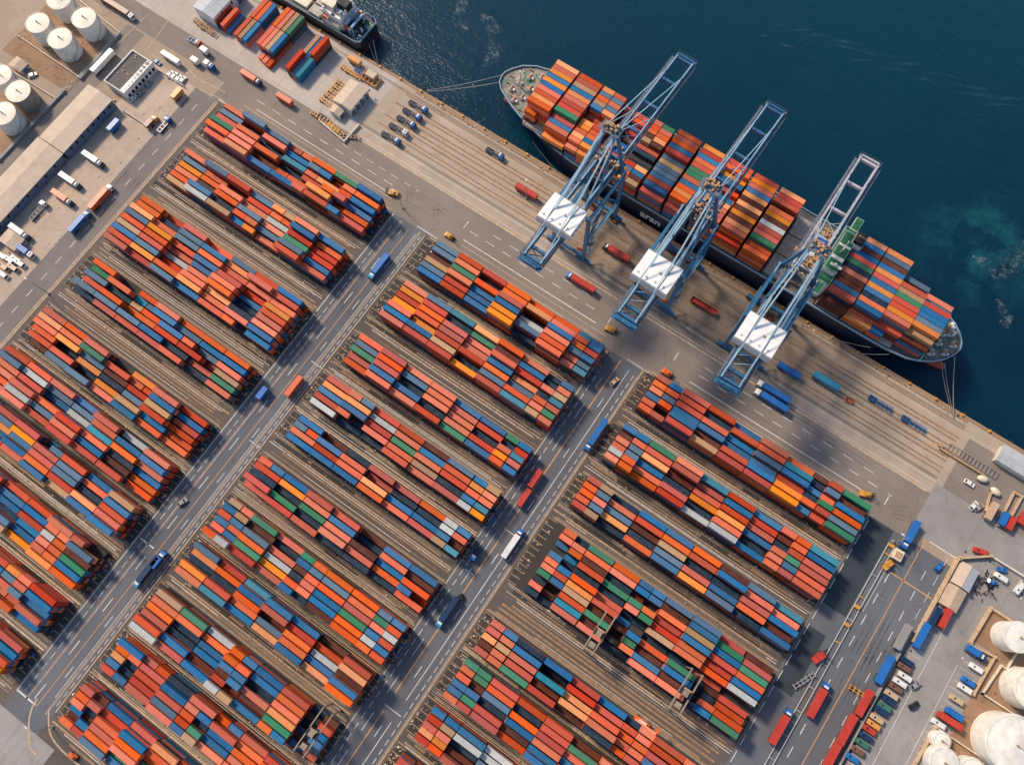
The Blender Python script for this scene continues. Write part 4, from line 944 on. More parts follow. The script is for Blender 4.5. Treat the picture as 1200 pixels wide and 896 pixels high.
# ---------------------------------------------------------------- walls
WALL = paint('tan_wall_render', (202, 170, 134), .85, 0, .35, .7); WALLG = paint('grey_wall_coping', (150, 146, 142), .85, 0, .3, .7); WALLC = paint('cream_wall_render', (214, 202, 184), .85, 0, .3, .8)
def wall(pts, th, h, m, lab, name='wall', cat='wall'):
    o0 = Vector((pts[0][0], pts[0][1], 0)); t = thing(name, lab, cat, o0); b = MB().use(m)
    for i in range(len(pts)-1):
        p, q = Vector((*pts[i], 0)) - o0, Vector((*pts[i+1], 0)) - o0
        b.bar((p.x, p.y, h/2 + i*.004), (q.x, q.y, h/2 + i*.004), th, h)
    b.build('wall_run', t)
    b = MB().use(m)
    for i in range(len(pts)):
        p = Vector((*pts[i], 0)) - o0; b.box(p.x - th*.62, p.x + th*.62, p.y - th*.62, p.y + th*.62, 0, h + .25)
    b.build('pier', t); return t
wall([(133.6, 76), (133.6, 115)], 1.1, 2.0, WALL, 'tan boundary wall beside the two sheds and the grey trailer', 'boundary_wall')
wall([(131.2, -60), (131.2, 77)], .6, 2.0, WALLG, 'thin grey boundary wall between parked trailers and the van row', 'boundary_wall')
wall([(134.3, 115.8), (144.2, 123.6)], .9, 2.0, WALL, 'short tan wall slanting behind the two-tone shed', 'boundary_wall')
wall([(144.2, 123.6), (185, 124)], .7, 1.6, WALLC, 'pale wall running to the right edge above the scrap yard', 'boundary_wall')
P = lambda u, v: at(u, v, 0)[:2]
wall([P(21, 43), P(25, 45), P(93, 91)], .45, 1.2, WALLC, 'low white wall along the lower side of the four-tank group', 'bund_wall')
wall([P(92, 0), P(141, 40), P(93, 92)], .5, 1.3, WALLC, 'low pale wall round the right side of the four-tank group', 'bund_wall')
wall([P(0, 75), P(67, 117)], .4, 1.2, WALLC, 'low white wall beside the grey storage tank', 'bund_wall')
wall([P(140, 42), P(94, 95)], 1.3, 1.0, WALLG, 'thick grey pipe cover beside the long white trailer', 'pipe_cover') if False else None
wall([P(75, 108), P(0, 188)], 1.5, 1.2, WALLG, 'long thick grey pipe culvert below the grey storage tank', 'culvert', 'culvert')
wall([P(138, 43), P(96, 92)], 1.5, 1.4, WALLG, 'thick grey pipe culvert between the tank group and the white trailer', 'culvert', 'culvert')
wall([P(1136, 752), P(1160, 712), P(1200, 738)], .9, 1.6, WALL, 'tan bund wall round the topmost right-hand tank', 'bund_wall')
wall([P(1136, 755), P(1164, 769), P(1139, 813)], .8, 1.6, WALL, 'stepped tan wall beside the right-hand car parking row', 'bund_wall')
wall([P(1150, 812), P(1172, 779), P(1178, 784), P(1190, 764)], .5, 1.4, WALLC, 'thin white bund wall left of the second right-hand tank', 'bund_wall')
wall([P(1150, 812), P(1200, 845)], .5, 1.4, WALLC, 'thin white wall above the huge white tank', 'bund_wall')
wall([P(1070, 896), P(1096, 850)], .8, 1.5, WALL, 'tan wall left of the small white tanks at the bottom edge', 'bund_wall')
wall([P(1094, 850), P(1168, 900)], .5, 1.4, WALLC, 'white wall passing below the small white tank', 'bund_wall')
wall([P(1146, 697), P(1117, 742)], 1.0, 1.6, WALL, 'tan wall beside the grey turning area, right of the car park', 'bund_wall') if False else None
wall([P(152, 94), P(130, 101)], .3, 1.4, WALLC, 'x', 'wall') if False else None
wall([P(147, 132), P(178, 152)], .4, 1.6, WALLC, 'thin wall at the lower end of the small truck yard', 'yard_wall')
wall([P(186, 83), P(216, 102)], .35, 1.6, WALLC, 'thin wall beside the row of four white vans', 'yard_wall')
wall([P(375, 143), P(404, 167), P(421, 148)], .6, 1.4, WALLC, 'L-shaped pale barrier wall at the end of the terminal pavement', 'barrier_wall')
wall([P(1154, 598), P(1160, 578)], .6, 1.2, WALL, 'single tan bay wall by the white-and-dark car', 'bay_wall')
wall([P(1168, 615), P(1187, 577), P(1196, 582), P(1180, 612)], .7, 1.4, WALL, 'U-shaped tan bay wall above the blue box', 'bay_wall')

# ---------------------------------------------------------------- buildings
ROOFB = paint('beige_sheet_roof', (196, 174, 150), .7, 0, .12, .25); ROOFG = paint('grey_sheet_roof', (178, 180, 182), .6, 0, .15, .4); ROOFT = paint('tan_sheet_roof', (190, 164, 138), .7, 0, .2, .5); ROOFD = paint('dark_felt_roof', (108, 100, 94), .9, 0, .4, .8)
FAC = paint('blue_grey_cladding', (96, 110, 132), .5, 0, .3); WIN = GLASS
def shed(x0, x1, y0, y1, h, roof, wallm, name, label, cat='building', ridge='Y', rise=1.2, doors=None, ribs=None):
    cx, cy = (x0+x1)/2, (y0+y1)/2; t = thing(name, label, cat, (cx, cy, 0)); a, c = (x1-x0)/2, (y1-y0)/2
    MB().use(wallm).box(-a+.3, a-.3, -c+.3, c-.3, 0, h).build('wall', t)
    b = MB().use(roof)
    if ridge == 'Y': b.side([(-a, h+.01), (a, h+.01), (a, h+.2), (0, h+rise), (-a, h+.2)], -c, c)
    else:
        vs = [(x, y, z) for x in (-a, a) for y, z in ((-c, h+.01), (c, h+.01), (c, h+.2), (0, h+rise), (-c, h+.2))]
        b.add(vs, [(0,4,3,2,1), (5,6,7,8,9)] + [(i, (i+1) % 5, 5+(i+1) % 5, 5+i) for i in range(5)])
    if ribs:
        k = -c + ribs
        while k < c: b.bar((-a, k, h+.24), (0, k, h+rise+.04), .1, .1).bar((0, k, h+rise+.04), (a, k, h+.24), .1, .1); k += ribs
    b.build('roof', t)
    dn = doors or max(2, int((y1-y0) / 7))
    for k in range(dn):
        y = -c + (2*c) * (k + .5) / dn
        MB().use(FAC).box(a-.32, a-.22, y-1.5, y+1.5, .05, min(3.6, h-.6)).build('roller_door', t)
    for k in range(dn): y = -c + (2*c) * (k + .5) / dn; MB().use(WIN).box(a-.3, a-.24, y+2.0, y+3.0, h*.55, h*.85).build('window', t)
    return t
shed(-316.5, -300.6, 46, 81, 6.2, ROOFB, FAC, 'warehouse', 'long beige-roofed warehouse, its upper section beside the small truck yard', doors=9, ribs=7)
shed(-317.6, -300.9, -30, 45.7, 5.6, ROOFB, FAC, 'warehouse', 'lower beige-roofed warehouse continuing to the left edge of the photo', doors=12, ribs=9)
# flat-roofed office with white parapet
t = thing('office_building', 'flat dark-roofed office with white parapet and a row of white roof boxes', 'building', (-305.5, 97.5, 0))
MB().use(WHITE).box(-6.6, 6.6, -10.6, 10.6, 0, 5).build('wall', t)
b = MB().use(ROOFD).box(-6.3, 6.3, -10.3, 10.3, 5, 5.1); b.build('roof', t)
MB().use(WHITE).box(-6.6, -6.25, -10.6, 10.6, 5, 5.9).box(6.25, 6.6, -10.6, 10.6, 5, 5.9).box(-6.25, 6.25, -10.6, -10.25, 5, 5.9).box(-6.25, 6.25, 10.25, 10.6, 5, 5.9).build('parapet', t)
MB().use(WHITE).box(3.6, 6.1, -10, 10, 5.1, 5.7).build('roof_ledge', t)
for k in range(8): MB().use(GLASS).box(4.0, 5.6, -9 + k*2.4, -7.4 + k*2.4, 5.7, 5.9).build('skylight', t)
for k in range(8): MB().use(GLASS).box(6.6, 6.64, -9.4 + k*2.5, -7.9 + k*2.5, 1.2, 3.2).build('window', t)
for k in range(12): x, y = random.uniform(-5, 2), random.uniform(-9, 9); MB().use(RUSTY).box(x, x+random.uniform(.3, .9), y, y+random.uniform(.3, .9), 5.1, 5.1+random.uniform(.2, .6)).build('roof_vent', t)
shed(-302.5, -289, 143.6, 166, 7, ROOFG, WHITE, 'white_shed', 'white-walled shed with grey roof at the top edge beside container rows', doors=3, ribs=4)
shed(-211.4, -200.6, 141, 155, 5.4, ROOFB, WHITE, 'white_shed', 'white shed with beige roof among the yellow trailer frames', doors=4, ribs=3.5)
shed(-211, -204.5, 136.2, 140.8, 3, ROOFB, WHITE, 'small_shed', 'little beige-roofed annexe at the lower end of the white shed', doors=1)
t = shed(133.9+.9, 142.4, 104.6, 114.4, 3.2, ROOFG, WALLC, 'shed', 'shed with half beige half white roof beside the tan boundary wall', doors=2, ribs=1.2)
MB().use(ROOFB).side([(-3.8, 3.53), (0, 4.53), (0, 4.58), (-3.8, 3.58)], -4.92, 4.92).build('roof_panel', t)
shed(134.4, 142.0, 94.6, 104.1, 2.8, ROOFT, WALLC, 'shed', 'plain tan-roofed shed below the two-tone shed', doors=2)
MB().use(ROOFB).box(0, 0, 0, 0, 0, 0)
X, Y, _ = at(14, 281, 3); shed(X-5.2, X+5.2, Y-3.6, Y+3.6, 3.2, ROOFB, WALLC, 'small_shed', 'square beige-roofed shed beside a blue lorry at the left edge', doors=1)
X, Y, _ = at(1196, 545, 4); shed(X-9.5, X+14, Y-3.6, Y+4.4, 4, ROOFG, WALLC, 'white_shed', 'grey-white roofed shed at the right edge by the water', ridge='X', doors=2)
X, Y, _ = at(22, 76, 2.5); shed(X-4, X+4, Y-3, Y+3, 2.8, ROOFT, WALLC, 'small_shed', 'small tan hut between the two tank groups', doors=1)
X, Y, _ = at(434, 91, 2); 
t = thing('gear_rack', 'amber-topped stack of yellow frames near the quay edge, right of the shed', 'rack', (X, Y, 0))
b = MB().use(YELLOW)
for k in range(5): b.box(-5 + k*2.4, -4.7 + k*2.4, -3, 3, .2, 1.6)
for y in (-2.8, 0, 2.6): b.box(-5, 5, y, y+.25, 1.6, 1.9)
b.build('frame', t); MB().use(ROOFB).box(-2.6, 2.6, -.6, 3.0, 2.0, 3.8).build('crate', t)

# ================================================================ VEHICLES
TYRE = paint('tyre_rubber', (28, 28, 29), .9, 0, .2); CHAS = paint('chassis_steel', (58, 58, 60), .6, 0, .4)
PC = {'red': (192, 62, 46), 'orange': (218, 98, 56), 'blue': (36, 108, 178), 'navy': (24, 52, 88), 'white': (226, 224, 218), 'grey': (150, 146, 140), 'brown': (122, 84, 66), 'tan': (200, 168, 134), 'teal': (58, 150, 180), 'green': (60, 110, 90), 'amber': (222, 150, 72), 'black': (36, 37, 40)}
def vm(c): return paint(c + '_vehicle_paint', PC[c], .4, 0, .2, 1.3)
def wheel(parent, x, y, r=.5, wd=.35):
    o = MB().use(TYRE).tube((x, y-wd/2, r), (x, y+wd/2, r), r, 10).use(CHAS).tube((x, y-wd/2-.01, r), (x, y+wd/2+.01, r), r*.5, 8).build('wheel', parent); return o
def lorry(u, v, rot, cab, box, label, L=12.2, kind='box', cat='truck', group='lorries and trailers', h=2.7, cargo=None, name='lorry'):
    """cab at +x; rot in degrees; centre of the whole vehicle on the surveyed point"""
    X, Y, _ = at(u, v, 2.0); t = thing(name, label, cat, (X, Y, .03), math.radians(rot), group)
    off = -(1.6 if cab else 0); fx = off + L/2
    MB().use(CHAS).box(off - L/2 + .1, fx + (2.6 if cab else 0), -.45, .45, .75, 1.15).box(off - L/2 + .4, off - L/2 + 3.6, -1.05, 1.05, .62, .8).build('chassis', t)
    if kind == 'box':
        b = MB().use(vm(box)).box(off-L/2, fx, -1.25, 1.25, 1.2, 1.2 + h); nr = int(L / 1.1)
        for k in range(nr): x = off - L/2 + .4 + k*(L-.8)/(nr-1); b.box(x-.05, x+.05, -1.2, 1.2, 1.2+h, 1.26+h)
        for k in range(nr): x = off - L/2 + .4 + k*(L-.8)/(nr-1); b.box(x-.06, x+.06, -1.3, -1.25, 1.3, 1.1+h).box(x-.06, x+.06, 1.25, 1.3, 1.3, 1.1+h)
        bo = b.build('trailer_body', t); MB().use(CHAS).box(off-L/2-.04, off-L/2, -.05, .05, 1.4, h+1).box(off-L/2-.04, off-L/2, -.7, -.62, 1.4, h+1).box(off-L/2-.04, off-L/2, .62, .7, 1.4, h+1).build('door_bars', bo)
    elif kind == 'open':
        b = MB().use(vm(box)).box(off-L/2, fx, -1.25, -1.15, 1.2, 2.4).box(off-L/2, fx, 1.15, 1.25, 1.2, 2.4).box(off-L/2, off-L/2+.1, -1.15, 1.15, 1.2, 2.4).box(fx-.1, fx, -1.15, 1.15, 1.2, 2.4).box(off-L/2+.1, fx-.1, -1.15, 1.15, 1.2, 1.3); b.build('trailer_body', t)
    elif kind == 'flat':
        b = MB().use(vm(box)).box(off-L/2, fx, -1.2, -.9, 1.16, 1.4).box(off-L/2, fx, .9, 1.2, 1.16, 1.4); k = off-L/2
        while k < fx - .3: b.box(k, k+.3, -.9, .9, 1.18, 1.36); k += 2.0
        b.build('trailer_body', t)
    for x in (off-L/2+.9, off-L/2+2.1, off-L/2+3.3):
        for y in (-1.0, 1.0): wheel(t, x, y)
    if cab:
        c = MB().use(vm(cab)).side([(fx+.5, .7), (fx+2.9, .7), (fx+2.95, 1.7), (fx+2.75, 2.9), (fx+2.3, 3.15), (fx+.5, 3.25)], -1.22, 1.22).build('cab', t)
        MB().use(GLASS).add([(fx+2.96, -1.05, 1.8), (fx+2.96, 1.05, 1.8), (fx+2.79, 1.0, 2.8), (fx+2.79, -1.0, 2.8)], [(0, 1, 2, 3)]).box(fx+1.7, fx+2.5, -1.24, -1.222, 1.8, 2.7).box(fx+1.7, fx+2.5, 1.222, 1.24, 1.8, 2.7).build('windscreen', c)
        MB().use(WHITE).box(fx+.7, fx+1.5, -.9, .9, 3.25, 3.5).build('wind_deflector', c)
        for x in (fx+.9, fx+2.3):
            for y in (-1.05, 1.05): wheel(t, x, y)
    return t
XD, YD = 0, 90
lorry(680, 331, 180, 'blue', 'red', 'red container lorry with blue cab on the road between crane tails', 12.2)
lorry(722, 296, 180, 'black', 'red', 'red trailer with a small dark tractor between the first two cranes', 11)
lorry(617, 225, 0, None, 'red', 'lone red trailer on the apron left of the first crane', 11.5, name='trailer')
lorry(825, 358, 0, None, 'red', 'open red tipper trailer between the second and third cranes', 13, 'open', name='trailer')
lorry(906, 459, 180, 'white', 'blue', 'white-cabbed blue lorry right of the third crane, seaward of its twin', 13)
lorry(903, 469, 180, 'white', 'blue', 'white-cabbed blue lorry right of the third crane, landward of its twin', 13)
lorry(925, 434, 0, None, 'blue', 'plain blue trailer on the apron right of the third crane', 11, name='trailer', h=1.8)
lorry(968, 447, 0, None, 'teal', 'teal trailer on the apron, between plain blue trailer and blue flatbeds', 12.5, name='trailer')
lorry(1033, 472, 0, None, 'blue', 'dark blue flatbed trailer on the apron, left of a similar one', 11.5, 'flat', name='flatbed_trailer')
lorry(1072, 496, 0, None, 'blue', 'dark blue flatbed trailer on the apron, rightmost near the mooring', 11.5, 'flat', name='flatbed_trailer')
lorry(580, 179, 0, 'blue', 'navy', 'blue tractor with flatbed alone near the quay edge by the ship bow', 7, 'flat', name='terminal_tractor')
for i, (u, v) in enumerate(((490, 124), (483, 133), (476, 142), (467, 151), (458, 161))):
    lorry(u, v, 0, 'white' if i == 3 else 'blue', 'navy', '%s yard tractor and flatbed, %s from the quay in the parked row of five' % ('white-cabbed' if i == 3 else 'blue', ORD[i]), 8.2, 'flat', name='terminal_tractor', group='row of five parked yard tractors')
lorry(444, 313, 270-0, 'teal', 'blue', 'blue lorry with pale blue cab at the top of the left road', 11)
lorry(345, 453, 90, None, 'orange', 'short orange trailer parked at the middle of the left road', 10.5, name='trailer')
lorry(308, 461, 90, None, 'blue', 'short blue box trailer facing the gap in the left road', 6, name='trailer')
lorry(172, 670, 270, 'teal', 'navy', 'blue articulated lorry with pale cab in the lower left road', 12)
lorry(187, 655, 90, 'blue', 'blue', 'blue tipper lorry directly ahead of the pale-cabbed lorry, lower left road', 5)
lorry(698, 510, 270, 'blue', 'blue', 'blue lorry with blue cab in the middle road near the upper crossing', 13)
lorry(614, 580, 90, None, 'red', 'front red trailer of the double road train in the middle road', 9.2, name='trailer') if False else None
lorry(627, 561, 90, None, 'red', 'upper red trailer of the coupled pair in the middle road', 8.4, name='trailer')
lorry(614, 583, 90, None, 'red', 'lower red trailer of the coupled pair in the middle road', 8.4, name='trailer')
lorry(601, 636, 90, 'blue', 'white', 'long white trailer with slim blue cab in the middle road', 11)
lorry(557, 649, 270, 'blue', 'navy', 'blue tractor unit beside the end of a stack in the middle road', 3, 'flat', name='terminal_tractor')
lorry(524, 717, 270, 'teal', 'navy', 'dark lorry with pale blue cab in the lower middle road', 11)
lorry(959, 819, 90, 'blue', 'red', 'red trailer lorry with blue cab, upper one on the right-hand road', 12.2)
lorry(915, 850, 90, 'blue', 'red', 'red trailer lorry with blue cab, lower one on the right-hand road', 12.2)
lorry(1057, 746, 90, None, 'grey', 'grey trailer against the tan boundary wall, topmost of the parked line', 11, name='trailer')
lorry(1036, 784, 90, None, 'blue', 'blue trailer in the parked line against the boundary wall', 12.2, name='trailer')
lorry(1012, 823, 90, None, 'red', 'red trailer directly below the blue one along the boundary wall', 11, name='trailer')
lorry(992, 854, 90, None, 'red', 'red trailer second below the blue one along the boundary wall', 12.4, name='trailer')
lorry(973, 887, 90, None, 'red', 'red trailer at the bottom edge along the boundary wall', 12.2, name='trailer')
lorry(1066, 627, 270, 'blue', 'blue', 'blue box lorry beside the white barrier at the top of the right road', 10)
lorry(119, 231, 90, 'white', 'orange', 'orange lorry with white cab on the upper left road', 12)
lorry(94, 260, 90, 'blue', 'blue', 'blue tipper lorry just behind the orange lorry on the upper left road', 10)
lorry(201, 69, 0, None, 'white', 'long white trailer of the road train at upper left', 11, name='trailer')
lorry(246, 77, 0, 'blue', 'white', 'short white lorry leading the road train at upper left', 2.6)
lorry(229, 72, 0, None, 'white', 'square white trailer in the middle of the road train at upper left', 4, name='trailer')
lorry(295, 92, 0, 'navy', 'orange', 'orange lorry with navy cab at the landward edge of the terminal pavement', 9)
lorry(334, 117, 0, None, 'orange', 'orange trailer right of the navy-cabbed lorry on the terminal pavement', 9, name='trailer')
lorry(121, 73, 90, None, 'white', 'long white trailer with many axles beside the grey culvert', 15, name='trailer')
lorry(137, 9, 0, 'white', 'brown', 'long brown-grey trailer lorry with white cab at the top edge', 20)
lorry(134, 148, 90, None, 'blue', 'short blue trailer at the upper end of the warehouse dock', 7, name='trailer')
lorry(110, 187, 0, 'navy', 'white', 'white lorry in the warehouse lot, upper of three alike', 9)
lorry(83, 212, 0, 'navy', 'white', 'white lorry in the warehouse lot, middle of three alike', 9)
lorry(24, 272, 0, 'navy', 'white', 'white lorry in the warehouse lot beside the square shed', 8.4)
lorry(74, 232, 0, 'navy', 'orange', 'orange lorry between white ones in the warehouse lot', 9)
lorry(44, 246, 90, 'white', 'navy', 'dark flatbed lorry with white cab beside the warehouse dock', 8, 'flat')
lorry(31, 295, 0, 'white', 'blue', 'blue lorry with a white cab beside the square shed', 6)
lorry(208, 111, 90, None, 'amber', 'amber box trailer in the small truck yard behind the office', 6.4, name='trailer')
lorry(178, 143, 90, 'amber', 'brown', 'brown lorry at the lower corner of the small truck yard', 4.6)
lorry(192, 145, 90, 'blue', 'white', 'white flatbed with blue cab beside the upper left road', 6, 'flat')
lorry(228, 48, 0, 'orange', 'blue', 'blue flatbed with orange cab left of the container rows', 5.5, 'flat')
lorry(240, 60, 0, None, 'white', 'short white trailer above the white road train', 4, name='trailer')
lorry(1079, 744, 90, None, 'blue', 'blue box trailer in the car park beside the boundary wall', 11, name='trailer')
lorry(1094, 722, 90, None, 'navy', 'dark slate trailer left of the red one below the tan shed', 8, name='trailer')
lorry(1106, 724, 90, None, 'red', 'narrow red trailer below the tan shed', 8.6, name='trailer')
lorry(1176, 608, 90, None, 'blue', 'blue box in the tan-walled bays at the right', 6, name='trailer', h=2)
lorry(1184, 613, 90, None, 'red', 'red box next to the blue one in the bays', 6, name='trailer', h=2)
lorry(1161, 599, 90, None, 'tan', 'broad cream tank-like box left of the blue box in the bays', 8, name='trailer', h=2.4)
lorry(1199, 607, 90, None, 'red', 'red box cut by the right edge of the photo', 6, name='trailer', h=2)
lorry(1139, 752, 0, None, 'navy', 'navy cargo box at the top of the right-hand parking row', 3, name='trailer') if False else None
lorry(1144, 765, 0, 'navy', 'blue', 'blue pickup lorry at the top of the right-hand parking row', 5.2)
lorry(1117, 836, 0, None, 'blue', 'blue box trailer nearest the huge white tank', 6.4, name='trailer')
lorry(1112, 844, 0, None, 'red', 'long red trailer pointing at the huge white tank', 9.6, name='trailer')
lorry(1057, 855, 0, None, 'orange', 'x', 5, name='trailer') if False else None
lorry(416, 72, 0, None, 'amber', 'amber tank-like trailer near the quay by the smaller ship', 7, name='trailer')

def car_proto(L, van):
    t = bpy.data.objects.new('parked_car', None); COL.objects.link(t); c = L/2
    prof = [(-c, .35), (c, .35), (c, .75), (c-.15, .95), (c-1.1, 1.02), (c-1.75, 1.5), (-c+.9, 1.52), (-c+.2, 1.05), (-c, .95)] if not van else [(-c, .4), (c, .4), (c, 1.0), (c-.25, 1.25), (c-.9, 2.05), (-c+.1, 2.1), (-c, 1.9)]
    b = MB().use(vm('white')).side(prof, -.88 if not van else -1.0, .88 if not van else 1.0).build('body', t)
    g = MB().use(GLASS); g2 = MB().use(GLASS); g3 = MB().use(GLASS); g3s = MB().use(GLASS)
    if not van:
        g.add([(c-1.08, -.74, 1.06), (c-1.08, .74, 1.06), (c-1.72, .66, 1.52), (c-1.72, -.66, 1.52)], [(0,1,2,3)]); g2.add([(-c+.22, -.72, 1.1), (-c+.22, .72, 1.1), (-c+.88, .66, 1.55), (-c+.88, -.66, 1.55)], [(3,2,1,0)])
        for s_ in (-1, 1): (g3 if s_ > 0 else g3s).box(-c+1.1, c-1.9, s_*.89-.015, s_*.89+.015, 1.08, 1.42)
    else:
        g.add([(c-.24, -.85, 1.3), (c-.24, .85, 1.3), (c-.86, .8, 2.06), (c-.86, -.8, 2.06)], [(0,1,2,3)])
        for s_ in (-1, 1): (g3 if s_ > 0 else g3s).box(c-2.2, c-1.0, s_*1.01-.015, s_*1.01+.015, 1.3, 1.85)
        g2.box(-c+1.4, -c+2.0, -.4, .4, 2.1, 2.13)
    g.build('windscreen', t); g2.build('roof_hatch' if van else 'rear_window', t); g3.build('side_window', t); g3s.build('side_window', t)
    for x in (-c+.85, c-.85):
        for y in (-.8, .8): wheel(t, x, y, .34, .25)
    for y in (-.6, .6): MB().use(WHITE).box(c-.01, c+.03, y-.2, y+.2, .68, .84).build('headlight', t)
    return t
PROTO = {'car': car_proto(4.6, False), 'van': car_proto(6.2, True)}
used = set()
def park(u, v, rot, col, label, kind='car', group='parked cars and vans'):
    t = PROTO[kind] if kind not in used else copy_tree(PROTO[kind]); used.add(kind)
    X, Y, _ = at(u, v, .8); t.location = (X, Y, .03); t.rotation_euler = (0, 0, math.radians(rot)); tag(t, label, kind, group)
    for ch in t.children:
        if ch.name.startswith('body'): ch.material_slots[0].link = 'OBJECT'; ch.material_slots[0].material = vm(col)
LEFTROW = [('navy', 1061, 774), ('brown', 1058, 781), ('white', 1059, 792), ('white', 1053, 799), ('brown', 1048, 805), ('tan', 1043, 813), ('navy', 1040, 820), ('green', 1035, 827), ('navy', 1031, 832), ('tan', 1026, 841), ('amber', 1022, 848), ('red', 1017, 854), ('navy', 1013, 862), ('green', 1009, 870), ('brown', 1003, 878), ('blue', 997, 887)]
for i, (c, u, v) in enumerate(LEFTROW): park(u + 1.6, v + 1, 0, c, '%s van parked beside the boundary wall, %s from the top of the row' % (c, ORD[i]), 'van')
park(1144, 783, 0, 'white', 'white car with a dark roof in the right-hand parking row below the blue pickup', 'van')
park(1135, 799, 0, 'blue', 'blue van directly above the white one in the right-hand parking row', 'van'); park(1131, 807, 0, 'white', 'white van directly below the blue one in the right-hand parking row', 'van')
park(1121, 820, 0, 'tan', 'tan van alone above the blue box trailer in the right-hand parking row', 'van'); park(1100, 848, 0, 'white', 'long white van at the lower end of the right-hand parking row', 'van')
for i, (u, v) in enumerate(((199, 87), (204, 89), (209, 92), (214, 94))): park(u, v, 90, 'white', 'white car behind the office, %s from the left in the row of four' % ORD[i])
park(184, 73, 0, 'blue', 'blue car at the upper corner of the office'); park(38, 88, 60, 'white', 'white car beside the tan hut between the tank groups')
park(165, 109, 90, 'grey', 'grey car against the office wall, lower one'); park(174, 99, 90, 'grey', 'grey car against the office wall, upper one')
park(156, 86+29, 90, 'white', 'white car at the lower corner of the office') 
park(1100, 664, 75, 'blue', 'blue and white car on the right road near the stop line'); park(1141, 592, 75, 'white', 'white car with dark roof on the grey pavement at right')
park(1147, 594, 60, 'grey', 'grey car between the bay walls at right')
park(1073, 802, 60, 'grey', 'small pale car driving in the car park lane'); park(1071, 826, 60, 'black', 'black car driving in the car park lane')
park(1194, 688, 80, 'white', 'white van at the right edge of the grey turning area', 'van'); park(1174, 667, 20, 'blue', 'round blue car by the pale wall in the scrap yard')
park(1163, 682, 10, 'blue', 'blue car in the middle of the scrap yard'); park(1173, 677, 0, 'white', 'white van in the scrap yard', 'van'); park(1149, 646, 15, 'red', 'red van parked outside the slanting tan wall', 'van')
park(214, 588, 68, 'grey', 'small dark grey car on the left road'); park(720, 447, 75, 'tan', 'pale pickup on the middle road just below the crossing'); park(536, 702, 70, 'black', 'dark car at the centre of the middle road crossing', 'van')
park(1136, 566, 0, 'white', 'white car at the end of the long rack'); 
for i, (u, v, c) in enumerate(((3, 300, 'white'), (12, 305, 'white'), (5, 313, 'tan'), (16, 314, 'tan'), (4, 322, 'white'), (20, 305, 'white'), (24, 309, 'white'))):
    park(u, v, 0, c, '%s van in the cluster at the left edge, %s from the top' % (c, ORD[i]) , 'van')
park(30, 863, 80, 'tan', 'x') if False else None

# yard machines -------------------------------------------------------------------
def forklift(u, v, rot, label, col=YELLOW, s=1.0):
    X, Y, _ = at(u, v, 1); t = thing('forklift', label, 'forklift', (X, Y, .03), math.radians(rot), 'yard handling machines'); t.scale = (s, s, s)
    MB().use(col).side([(-2.8, .6), (2.0, .6), (2.0, 1.4), (.4, 1.6), (-1.6, 1.9), (-2.8, 1.7)], -1.2, 1.2).build('body', t)
    c = MB().use(col).box(-1.0, .6, -.8, .8, 2.9, 3.05); 
    for x in (-.95, .5):
        for y in (-.75, .7): c.box(x, x+.1, y, y+.06, 1.6, 2.9)
    c.build('cab', t)
    m = MB().use(CHAS).box(2.05, 2.35, -.8, -.55, .3, 4.4).box(2.05, 2.35, .55, .8, .3, 4.4).box(2.1, 2.3, -.55, .55, 4.1, 4.35).build('mast', t)
    MB().use(CHAS).box(2.36, 4.0, -.7, -.45, .35, .5).box(2.36, 4.0, .45, .7, .35, .5).build('fork', m)
    for x in (-1.9, 1.3):
        for y in (-1.15, 1.15): wheel(t, x, y, .62, .45)
forklift(460, 226, 200, 'yellow handling machine at the quay corner of the left column'); forklift(527, 277, 0, 'yellow handling machine at the quay corner of the middle column, left end', s=.9)
forklift(716, 386, 10, 'yellow handling machine at the right end of the middle column'); forklift(782, 437, 0, 'orange handling machine at the quay corner of the right column', ORANGE)
forklift(1015, 579, 20, 'yellow handling machine at the right end of the right column'); forklift(960, 769, 65, 'red handling machine beside the white barrier on the right road', paint('red_vehicle_paint', PC['red'], .4), 1.15)
forklift(1041, 661, 70, 'yellow handling machine at the top of the white barrier', YELLOW); forklift(86, 886, 5, 'orange handling machine in the bottom left corner', ORANGE, .8)
def reach(u, v, rot, label):
    X, Y, _ = at(u, v, 5); t = thing('reach_stacker', label, 'reach stacker', (X, Y, .03), math.radians(rot), 'yard handling machines')
    MB().use(ORANGE).box(-3.4, 3.2, -1.5, 1.5, .9, 2.2).build('body', t); MB().use(WHITE).box(-1.4, 1.6, -1.0, 1.0, 2.2, 4.0).use(GLASS).box(1.6, 1.64, -.9, .9, 2.8, 3.8).build('cab', t)
    b = MB().use(ORANGE).bar((-3, 0, 4.3), (5.6, 0, 8.2), .8); b.build('boom', t); MB().use(ORANGE).box(5.2, 6.2, -3, 3, 7.2, 7.8).build('spreader', t)
    for x in (-2.4, 2.3):
        for y in (-1.5, 1.5): wheel(t, x, y, .8, .6)
reach(753, 848, 0, 'orange and white reach stacker wedged between stacks near the bottom')
X, Y, _ = at(1051, 650, 1); t = thing('generator', 'cream box generator between the blue lorry and yellow machine', 'generator', (X, Y, 0), .05)
MB().use(CREAMP).box(-1.9, 1.9, -2.2, 2.2, .3, 2.6).build('housing', t); MB().use(RUSTY).box(-1.2, 1.2, -1.4, 1.2, 2.6, 2.9).build('radiator', t); MB().use(CHAS).box(-2, 2, -2.3, 2.3, .05, .3).build('skid', t)

